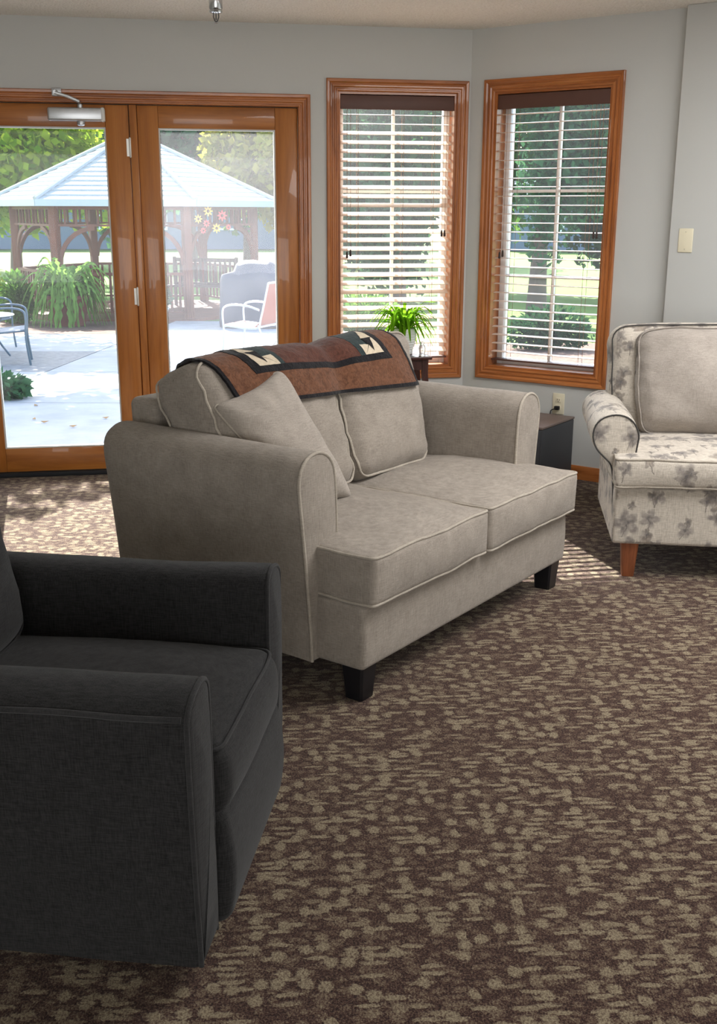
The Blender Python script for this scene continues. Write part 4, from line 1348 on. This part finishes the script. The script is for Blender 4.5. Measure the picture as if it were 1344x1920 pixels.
def bench(name, label, x, y, rz, mat):
    b = thing(name, label, 'bench', (x, y, gz(22) + 0.061), rz)
    for i in range(5):
        obj('seat_slat', box(-0.75, 0.75, -0.22 + i * 0.095, -0.14 + i * 0.095, 0.42, 0.445), mat, b, 0)
    first = None
    for i in range(13):
        x_ = -0.69 + i * 0.115
        if first is None: first = obj('back_slat', bbox(-0.028, 0.028, 0.255, 0.275, 0.50, 0.92, 0.004), mat, b); s = first
        else: s = share(first, 'back_slat', b)
        s.location = (x_, 0, 0)
    obj('back_rail', bbox(-0.75, 0.75, 0.245, 0.285, 0.92, 1.0, 0.01), mat, b)
    obj('back_rail', bbox(-0.75, 0.75, 0.245, 0.285, 0.44, 0.50, 0.01), mat, b)
    for sx in (-0.72, 0.72):
        for yy, zz in ((-0.2, 0.64), (0.265, 1.02)):
            obj('leg', bbox(sx - 0.03, sx + 0.03, yy - 0.03, yy + 0.03, 0, zz, 0.006), mat, b)
        obj('armrest', bbox(sx - 0.04, sx + 0.04, -0.26, 0.235, 0.64, 0.67, 0.008), mat, b)
    return b
wood('bench_wood', (48, 36, 32), (74, 56, 48), (92, 70, 60), axis='z', rough=0.7, coat=0)
bench('garden_bench', 'dark slatted garden bench inside the gazebo', -3.35, 23.2, R(-18), MATS['bench_wood'])

# hanging metal flowers on the gazebo
mob = thing('flower_mobile', 'hanging mobile of red and yellow metal flowers on the gazebo', 'mobile', (-2.72, 20.95, gz(22) + EZ - 0.13), R(30))
for i, (dx, dz, r_, c) in enumerate(((-0.32, -0.19, 0.085, 'y'), (-0.12, -0.05, 0.10, 'y'), (0.16, -0.13, 0.105, 'r'), (-0.16, -0.27, 0.075, 'r'), (-0.23, -0.40, 0.065, 'r'), (0.04, -0.36, 0.095, 'y'), (0.28, -0.34, 0.06, 'r'))):
    mt = plain('flower_yellow', (226, 178, 64), 0.5) if c == 'y' else plain('flower_red', (214, 74, 66), 0.5)
    V, F = [], []
    n = 32
    for yy in (-0.006, 0.006):
        for j in range(n):
            a = 2 * math.pi * j / n
            q = r_ * (0.72 + 0.28 * math.cos(a * 8))
            V.append((dx + q * math.cos(a), yy, dz + q * math.sin(a)))
        V.append((dx, yy, dz))
    for j in range(n):
        F.append((j, (j + 1) % n, n)); F.append((n + 1 + (j + 1) % n, n + 1 + j, 2 * n + 1))
        F.append((j, n + 1 + j, n + 1 + (j + 1) % n, (j + 1) % n))
    fo = obj('flower', (V, F), mt, mob, 0)
    obj('flower_centre', move(lathe([(r_ * 0.3, 0), (r_ * 0.25, 0.012), (0.002, 0.018)], 12), dx, -0.007, dz, rx=R(90)), plain('flower_core', (92, 60, 40), 0.7), fo)
    obj('wire', tube([(dx, 0, dz + r_ * 0.5), (dx * 0.9, 0, 0.0)], 0.004, 5), MATS['rubber'], mob)

# ------------------------------------------------------------------ patio furniture
def patio_chair(label, x, y, rz, frame, sling, cushion_=None, group=None):
    c = thing('patio_chair', label, 'chair', (x, y, gz(y)), rz, group)
    tr = 0.013
    for sx in (-0.27, 0.27):
        obj('leg_frame', tube(spline([(sx, -0.28, 0.0), (sx, -0.25, 0.30), (sx, -0.26, 0.55), (sx, -0.22, 0.63), (sx, -0.08, 0.655), (sx, 0.10, 0.64), (sx, 0.24, 0.60)], 4), tr, 8), frame, c)
        obj('rear_leg', tube(spline([(sx, 0.36, 0.0), (sx, 0.26, 0.32), (sx, 0.22, 0.42)], 4), tr, 8), frame, c)
        obj('back_post', tube(spline([(sx * 0.93, -0.24, 0.40), (sx * 0.93, 0.18, 0.38), (sx * 0.93, 0.25, 0.50), (sx * 0.93, 0.36, 0.92)], 4), tr, 8), frame, c)
    obj('top_bar', tube([(-0.25, 0.36, 0.92), (0.25, 0.36, 0.92)], tr, 8), frame, c)
    obj('front_bar', tube([(-0.27, -0.245, 0.39), (0.27, -0.245, 0.39)], tr, 8), frame, c)
    obj('stretcher', tube([(-0.27, 0.24, 0.40), (0.27, 0.24, 0.40)], tr, 8), frame, c)
    prof = spline([(0, -0.24, 0.405), (0, 0.0, 0.375), (0, 0.17, 0.39), (0, 0.26, 0.52), (0, 0.36, 0.91)], 4)
    V, F = [], []
    for p in prof:
        for xx in (-0.24, 0.24):
            for off in (0.0, 0.012): V.append((xx, p.y - off * 0.6, p.z + off))
    for i in range(len(prof) - 1):
        b0 = i * 4
        for u, v in ((0, 2), (2, 3), (3, 1), (1, 0)): F.append((b0 + u, b0 + v, b0 + 4 + v, b0 + 4 + u))
    F += [(0, 1, 3, 2), (len(V) - 4, len(V) - 2, len(V) - 1, len(V) - 3)]
    obj('sling', (V, F), sling, c)
    return c
ph = 'metal patio chairs by the planting bed'
fb_ = plain('frame_blue', (78, 92, 102), 0.4, 0.3); sb_ = plain('sling_blue', (84, 98, 112), 0.7)
fs_ = plain('frame_silver', (176, 184, 190), 0.35, 0.5); sr_ = plain('sling_rust', (150, 88, 74), 0.8)
patio_chair('blue-grey metal patio chair nearest the glass door', -4.10, 12.55, R(105), fb_, sb_, group=ph)
patio_chair('blue-grey metal patio chair behind the nearer one', -4.95, 14.4, R(78), fb_, sb_, group=ph)
patio_chair('silver patio chair with rust sling behind the loveseat', -1.32, 13.45, R(-112), fs_, sr_)
pt = thing('patio_table', 'small round metal patio table between the blue-grey chairs', 'table', (-4.62, 13.35, gz(13.35)))
obj('top', lathe([(0.005, 0.50), (0.38, 0.50), (0.39, 0.508), (0.38, 0.516), (0.005, 0.516)], 32), plain('table_pale', (196, 200, 196), 0.4, 0.2), pt)
for k in range(3):
    a = k * 2.094 + 0.3
    obj('leg', tube(spline([(0.30 * math.cos(a), 0.30 * math.sin(a), 0), (0.16 * math.cos(a), 0.16 * math.sin(a), 0.25), (0.24 * math.cos(a), 0.24 * math.sin(a), 0.499)], 4), 0.012, 6), fb_, pt)

# covered grill
gr = thing('covered_grill', 'barbecue grill under a grey fabric cover', 'grill', (-1.78, 18.6, gz(18.6)), R(-8))
rings = []
for z, hx, hy, ox in ((0.03, 0.56, 0.34, 0), (0.10, 0.57, 0.35, 0), (0.45, 0.555, 0.335, 0), (0.80, 0.545, 0.325, 0.0), (0.88, 0.52, 0.31, 0.0), (0.93, 0.36, 0.27, 0.04), (1.04, 0.33, 0.22, 0.05), (1.10, 0.28, 0.14, 0.06), (1.11, 0.1, 0.05, 0.06)):
    ring = []
    for j in range(48):
        a = 2 * math.pi * j / 48
        c, s = math.cos(a), math.sin(a)
        e = 0.22
        x = hx * math.copysign(abs(c) ** (2 * e), c); y = hy * math.copysign(abs(s) ** (2 * e), s)
        fold = 1 + 0.018 * math.sin(a * 13) * max(0, 1 - z / 0.9)
        ring.append((ox + x * fold, y * fold, z + 0.012 * math.sin(a * 5 + z * 9)))
    rings.append(ring)
obj('cover', loft(rings), plain('grill_cover', (66, 68, 76), 0.55, bump=0.3), gr, 60)
for sx in (-0.46, 0.46):
    obj('wheel', move(lathe([(0.03, -0.02), (0.06, -0.02), (0.06, 0.02), (0.03, 0.02)], 16), sx, 0.1, 0.06, ry=R(90)), MATS['rubber'], gr)

# ------------------------------------------------------------------ foliage
def leaf_cloud(n, fn, size, seed, flat=0.0):
    rs_ = np.random.RandomState(seed)
    P = np.array([fn(rs_) for _ in range(n)]) if callable(fn) else fn
    n = len(P)
    a = rs_.normal(size=(n, 3)); a /= np.linalg.norm(a, axis=1)[:, None]
    b = rs_.normal(size=(n, 3)); b[:, 2] *= (1 - flat)
    b -= a * (a * b).sum(1)[:, None]; b /= np.linalg.norm(b, axis=1)[:, None]
    L = size * (0.6 + 0.8 * rs_.rand(n))[:, None]
    V = np.stack([P - a * L * 0.5, P + b * L * 0.32, P + a * L * 0.5, P - b * L * 0.32], 1).reshape(-1, 3)
    F = np.arange(4 * n).reshape(-1, 4)
    return V, F
def fast_obj(name, V, F, mat, parent=None):
    me = bpy.data.meshes.new(name)
    me.from_pydata(V.tolist() if hasattr(V, 'tolist') else V, [], F.tolist() if hasattr(F, 'tolist') else F)
    me.materials.append(mat); me.update()
    o = bpy.data.objects.new(name, me); COL.objects.link(o)
    if parent: o.parent = parent
    return o
leafmat('leaf_sunny', (104, 140, 26), (178, 188, 60), 0.6)
leafmat('leaf_mid', (50, 88, 34), (92, 122, 50), 0.45)
leafmat('leaf_cool', (36, 74, 48), (68, 108, 70), 0.4)
leafmat('leaf_dark', (26, 56, 36), (50, 82, 50), 0.4)
leafmat('leaf_yellow', (120, 124, 40), (166, 156, 70), 0.45)
plain('bark', (96, 80, 68), 0.95, var=0.3, vscale=14, bump=0.7)
def crown_pts(seed, blobs, n):
    rs_ = np.random.RandomState(seed)
    tot = sum(b[3] * b[4] * b[5] for b in blobs); out = []
    for cx_, cy_, cz_, rx_, ry_, rz_ in blobs:
        m_ = int(n * rx_ * ry_ * rz_ / tot)
        d = rs_.normal(size=(m_, 3)); d /= np.linalg.norm(d, axis=1)[:, None]
        r_ = rs_.rand(m_) ** 0.45
        out.append(np.array([cx_, cy_, cz_]) + d * r_[:, None] * np.array([rx_, ry_, rz_]))
    return np.concatenate(out)
def tree(name, label, x, y, h, crown, mat, n, size, seed, trunk_r=0.16, group=None, clumps=22, branch=True):
    """crown = (cx, cy, cz, rx, ry, rz) relative to the trunk base"""
    t_ = thing(name, label, 'tree', (x, y, gz(y) - 0.03), 0, group)
    rs_ = np.random.RandomState(seed)
    c = np.array(crown[:3]); r_ = np.array(crown[3:])
    blobs = []
    for k in range(clumps):
        d = rs_.normal(size=3); d /= np.linalg.norm(d)
        p = c + d * r_ * (0.35 + 0.5 * rs_.rand())
        s = r_ * (0.24 + 0.2 * rs_.rand())
        blobs.append((*p, *s))
    V, F = leaf_cloud(0, crown_pts(seed, blobs, n), size, seed + 1)
    fast_obj('crown', V, F, MATS[mat], t_)
    top = (c[0] * 0.8, c[1] * 0.8, c[2])
    mid = (c[0] * 0.15, c[1] * 0.15, c[2] * 0.45)
    obj('trunk', tube(spline([(0, 0, -0.2), (0.0, 0.0, 0.3), mid, top], 5), [trunk_r * (1.25 - 0.95 * i / 15) for i in range(16)], 10), MATS['bark'], t_)
    if branch:
        for k in range(6):
            b = blobs[k]
            a = Vector(mid).lerp(Vector(top), 0.2 + 0.12 * k)
            e = Vector(b[:3])
            obj('branch', tube([a, a.lerp(e, 0.5) + Vector((0, 0, 0.15)), e], [trunk_r * 0.4, trunk_r * 0.25, trunk_r * 0.08], 6), MATS['bark'], t_)
    return t_
gt = 'trees beyond the gazebo'
# shade trees overhead, mostly above the view
tree('shade_tree', 'tall shade tree whose boughs hang over the patio at left', -8.6, 14.9, 8, (3.4, -0.2, 6.6, 2.6, 2.3, 1.5), 'leaf_mid', 8200, 0.22, 21, 0.2, clumps=26)
tree('shade_tree', 'tall shade tree left of the gazebo, its crown above the roof', -9.6, 20.0, 9, (3.2, 0.6, 6.4, 2.7, 2.4, 1.9), 'leaf_sunny', 8000, 0.20, 33, 0.22, clumps=30)
# visible trees
tree('leafy_tree', 'yellow-green leafy tree behind the gazebo at the far left', -9.0, 29.0, 6, (0.6, 0, 3.4, 3.2, 2.0, 2.6), 'leaf_sunny', 9000, 0.26, 41, 0.2, gt, 26)
tree('leafy_tree', 'cool green tree rising over the left slope of the gazebo roof', -5.2, 34.5, 8, (0, 0, 4.6, 3.6, 2.2, 3.2), 'leaf_cool', 9000, 0.28, 42, 0.22, gt, 26)
tree('leafy_tree', 'brownish green tree behind the gazebo roof peak', -4.0, 40.0, 8, (0, 0, 4.4, 3.0, 2.0, 3.0), 'leaf_mid', 7500, 0.28, 43, 0.22, gt, 24)
tree('leafy_tree', 'yellow leafed tree over the right slope of the gazebo roof', -1.9, 28.5, 6, (0, 0, 3.6, 1.9, 1.6, 2.4), 'leaf_yellow', 7000, 0.22, 44, 0.16, gt, 24)
tree('leafy_tree', 'green bushy tree seen through the left window', 0.9, 25.5, 7, (0, 0, 3.3, 2.3, 1.8, 2.9), 'leaf_cool', 11000, 0.20, 45, 0.2, gt, 28)
tree('leafy_tree', 'sunlit tree seen between both windows', 3.3, 30.0, 7, (0, 0, 3.8, 2.6, 2.0, 2.6), 'leaf_mid', 9000, 0.24, 46, 0.2, gt, 26)
tree('evergreen_tree', 'dark trunked evergreen seen in the right window', 3.35, 20.7, 7, (0.15, 0, 3.6, 1.35, 1.3, 2.5), 'leaf_cool', 14000, 0.13, 47, 0.21, gt, 30)
tree('evergreen_tree', 'dark green tree right of the trunk in the right window', 6.4, 27.0, 7, (0, 0, 3.7, 2.0, 1.6, 2.9), 'leaf_dark', 12000, 0.20, 48, 0.2, gt, 28)
tree('leafy_tree', 'far hazy green tree at the right end of the lawn', 9.6, 38.0, 9, (0, 0, 4.4, 3.4, 2.0, 4.2), 'leaf_cool', 9000, 0.3, 49, 0.25, gt, 26)
tree('leafy_tree', 'broad far tree left of the lawn behind everything', -15.5, 40.0, 9, (0, 0, 4.2, 4.2, 2.0, 4.0), 'leaf_mid', 9000, 0.32, 50, 0.25, gt, 26)
tree('leafy_tree', 'broad far tree in the middle of the tree line', -9.8, 46.0, 9, (0, 0, 5.4, 4.6, 2.0, 5.2), 'leaf_cool', 9000, 0.36, 51, 0.25, gt, 26)
tree('leafy_tree', 'broad far tree behind the lawn in the left window', 0.2, 47.0, 9, (0, 0, 5.4, 5.0, 2.0, 5.4), 'leaf_cool', 10000, 0.36, 52, 0.25, gt, 26)

def bush(name, label, x, y, r_, mat, n, size, seed, group=None):
    V, F = leaf_cloud(0, crown_pts(seed, [(0, 0, r_[2] * 0.9, *r_), (r_[0] * .4, 0, r_[2] * .6, *[q * .7 for q in r_]), (-r_[0] * .4, .05, r_[2] * .6, *[q * .7 for q in r_])], n), size, seed)
    b = thing(name, label, 'plant', (x, y, gz(y)), 0, group)
    fast_obj('foliage', V, F, MATS[mat], b)
    obj('stem', tube([(0, 0, -0.05), (0.02, 0, r_[2] * 0.8)], [0.02, 0.008], 6), MATS['bark'], b)
    return b
bush('climbing_shrub', 'green leafy shrub beside the left gazebo post', -6.05, 19.4, (0.30, 0.3, 0.50), 'leaf_mid', 1500, 0.09, 61)
bush('bright_shrub', 'bright yellow-green shrub at the far left of the bed', -7.15, 20.8, (0.55, 0.4, 0.55), 'leaf_sunny', 1800, 0.11, 62)
bush('ground_cover', 'low green ground cover at the patio edge by the door', -3.25, 9.55, (0.32, 0.28, 0.13), 'leaf_cool', 600, 0.085, 63)
bush('low_shrub', 'low shrub under the right window, left of the lawn', 2.55, 14.6, (0.55, 0.4, 0.32), 'leaf_dark', 1700, 0.08, 64)
bush('low_shrub', 'low shrub behind the plant stand outside the left window', 0.1, 15.8, (0.6, 0.4, 0.38), 'leaf_mid', 1700, 0.08, 65)

# fern in its planter
fe = thing('potted_fern', 'huge green fern in a dark red planter by the gazebo', 'potted plant', (-5.02, 18.9, gz(18.9)))
obj('planter', lathe([(0.21, 0.0), (0.22, 0.02), (0.27, 0.34), (0.29, 0.36), (0.29, 0.40), (0.26, 0.40), (0.25, 0.36)], 24), plain('planter_red', (112, 56, 50), 0.7), fe)
obj('soil', lathe([(0.248, 0.34), (0.248, 0.365), (0.1, 0.38)], 20), MATS['soil'], fe)
leafmat('fern_leaf', (72, 112, 46), (128, 158, 78), 0.45)
frr = random.Random(5)
for k in range(170):
    az = frr.uniform(0, 2 * math.pi); ln = frr.uniform(0.40, 0.74); rise = frr.uniform(0.10, 0.60); drop = frr.uniform(0.2, 0.95)
    V, F = [], []
    n = 16
    c, s = math.cos(az), math.sin(az)
    for i in range(n + 1):
        t_ = i / n
        rad_ = 0.04 + ln * (t_ - 0.22 * t_ * t_)
        z = 0.40 + rise * math.sin(min(1.0, t_ * 1.35) * math.pi / 2) - drop * t_ ** 2.4
        w_ = 0.042 * math.sin(math.pi * (0.1 + 0.87 * t_)) * (1.0 if i % 2 else 0.22)
        for sg in (-1, 0, 1):
            V.append((c * rad_ - s * w_ * sg, s * rad_ + c * w_ * sg, z - (0.015 if sg else 0)))
    for i in range(n):
        for q in (0, 1): F.append((i * 3 + q, i * 3 + q + 1, (i + 1) * 3 + q + 1, (i + 1) * 3 + q))
    obj('frond', (V, F), MATS['fern_leaf'], fe, 0, fix=False)
fe.scale = (1.25, 1.25, 1.3)
# red geranium
ge = thing('potted_geranium', 'red geranium in a pale pot beside the gazebo post', 'potted plant', (-3.57, 19.5, gz(19.5)))
obj('pot', lathe([(0.12, 0), (0.17, 0.24), (0.185, 0.25), (0.185, 0.29), (0.16, 0.29), (0.15, 0.26)], 20), plain('pot_pale', (206, 200, 190), 0.7), ge)
V, F = leaf_cloud(0, crown_pts(70, [(0, 0, 0.46, 0.24, 0.24, 0.2)], 420), 0.09, 70)
fast_obj('foliage', V, F, MATS['leaf_cool'], ge)
rr2 = random.Random(9)
for k in range(5):
    a = rr2.uniform(0, 6.28); d = rr2.uniform(0.03, 0.17)
    x, y, z = d * math.cos(a), d * math.sin(a) - 0.08, rr2.uniform(0.60, 0.82)
    V, F = leaf_cloud(0, crown_pts(80 + k, [(x, y, z, 0.08, 0.08, 0.07)], 60), 0.06, 80 + k)
    fast_obj('flower_head', V, F, plain('geranium_red', (226, 28, 50), 0.6), ge)
    obj('flower_stalk', tube([(x * 0.4, y * 0.4, 0.42), (x, y, z)], 0.006, 5), MATS['leaf_cool'], ge)

# fallen leaves on the patio
lfr = random.Random(3)
plain('dry_leaf', (142, 108, 66), 0.9)
for k, (x, y) in enumerate(((-2.55, 8.35), (-2.42, 8.2), (-2.75, 9.1), (-2.15, 8.0), (-2.0, 8.42), (-2.95, 8.7))):
    a = lfr.uniform(0, 6.28); s = 0.024
    q = [(s * math.cos(a + u) * m_, s * math.sin(a + u) * m_, h) for u, m_, h in ((0, 1.3, 0.012), (1.1, 0.7, 0.002), (3.14, 1.2, 0.010), (4.6, 0.7, 0.003))]
    V = q + [(p[0], p[1], p[2] - 0.002) for p in q]
    lf = obj('fallen_leaf', (V, [(0, 1, 2, 3), (7, 6, 5, 4), (0, 4, 5, 1), (1, 5, 6, 2), (2, 6, 7, 3), (3, 7, 4, 0)]), MATS['dry_leaf'], None, 0)
    lf.location = (x, y, gz(y) + 0.002)
    tag(lf, 'dry brown leaf lying on the patio concrete', 'leaf', 'fallen leaves on the patio')

# far house
hs = thing('far_house', 'low grey-blue house beyond the lawn behind the gazebo', 'house', (-9.0, 60, gz(60)), R(6))
obj('wall', box(-12, 12, 0, 6, 0, 2.7), plain('siding_blue', (104, 116, 132), 0.8), hs, 0)
V = [(-12.6, -0.6, 2.65), (12.6, -0.6, 2.65), (12.6, 6.6, 2.65), (-12.6, 6.6, 2.65), (-12.6, 3, 4.6), (12.6, 3, 4.6)]
obj('roof', (V, [(0, 1, 5, 4), (2, 3, 4, 5), (0, 4, 3), (1, 2, 5), (3, 2, 1, 0)]), plain('roof_grey', (112, 116, 124), 0.9), hs, 0)
for x in (-9, -5.5, -2, 2, 5.5, 9):
    wf = obj('window', box(x - 0.7, x + 0.7, -0.06, 0.0, 1.0, 2.2), MATS['white_vinyl'], hs, 0)
    obj('pane', box(x - 0.6, x + 0.6, -0.08, -0.062, 1.1, 2.1), plain('far_pane', (88, 104, 120), 0.2), wf, 0)
hs2 = thing('far_house', 'blue-grey house at the far end of the lawn at right', 'house', (13.5, 58, gz(60)), R(-12))
obj('wall', box(-6, 6, 0, 6, 0, 2.9), plain('siding_blue', (150, 166, 184)), hs2, 0)
obj('roof', ([(q[0] * 0.52, q[1], q[2] + 0.2) for q in V], [(0, 1, 5, 4), (2, 3, 4, 5), (0, 4, 3), (1, 2, 5), (3, 2, 1, 0)]) if False else ([(-6.5, -0.6, 2.85), (6.5, -0.6, 2.85), (6.5, 6.6, 2.85), (-6.5, 6.6, 2.85), (-6.5, 3, 4.8), (6.5, 3, 4.8)], [(0, 1, 5, 4), (2, 3, 4, 5), (0, 4, 3), (1, 2, 5), (3, 2, 1, 0)]), plain('roof_grey', (112, 116, 124)), hs2, 0)
for x in (-3.5, 0, 3.5):
    wf = obj('window', box(x - 0.7, x + 0.7, -0.06, 0.0, 1.0, 2.2), MATS['white_vinyl'], hs2, 0)
    obj('pane', box(x - 0.6, x + 0.6, -0.08, -0.062, 1.1, 2.1), plain('far_pane', (88, 104, 120)), wf, 0)
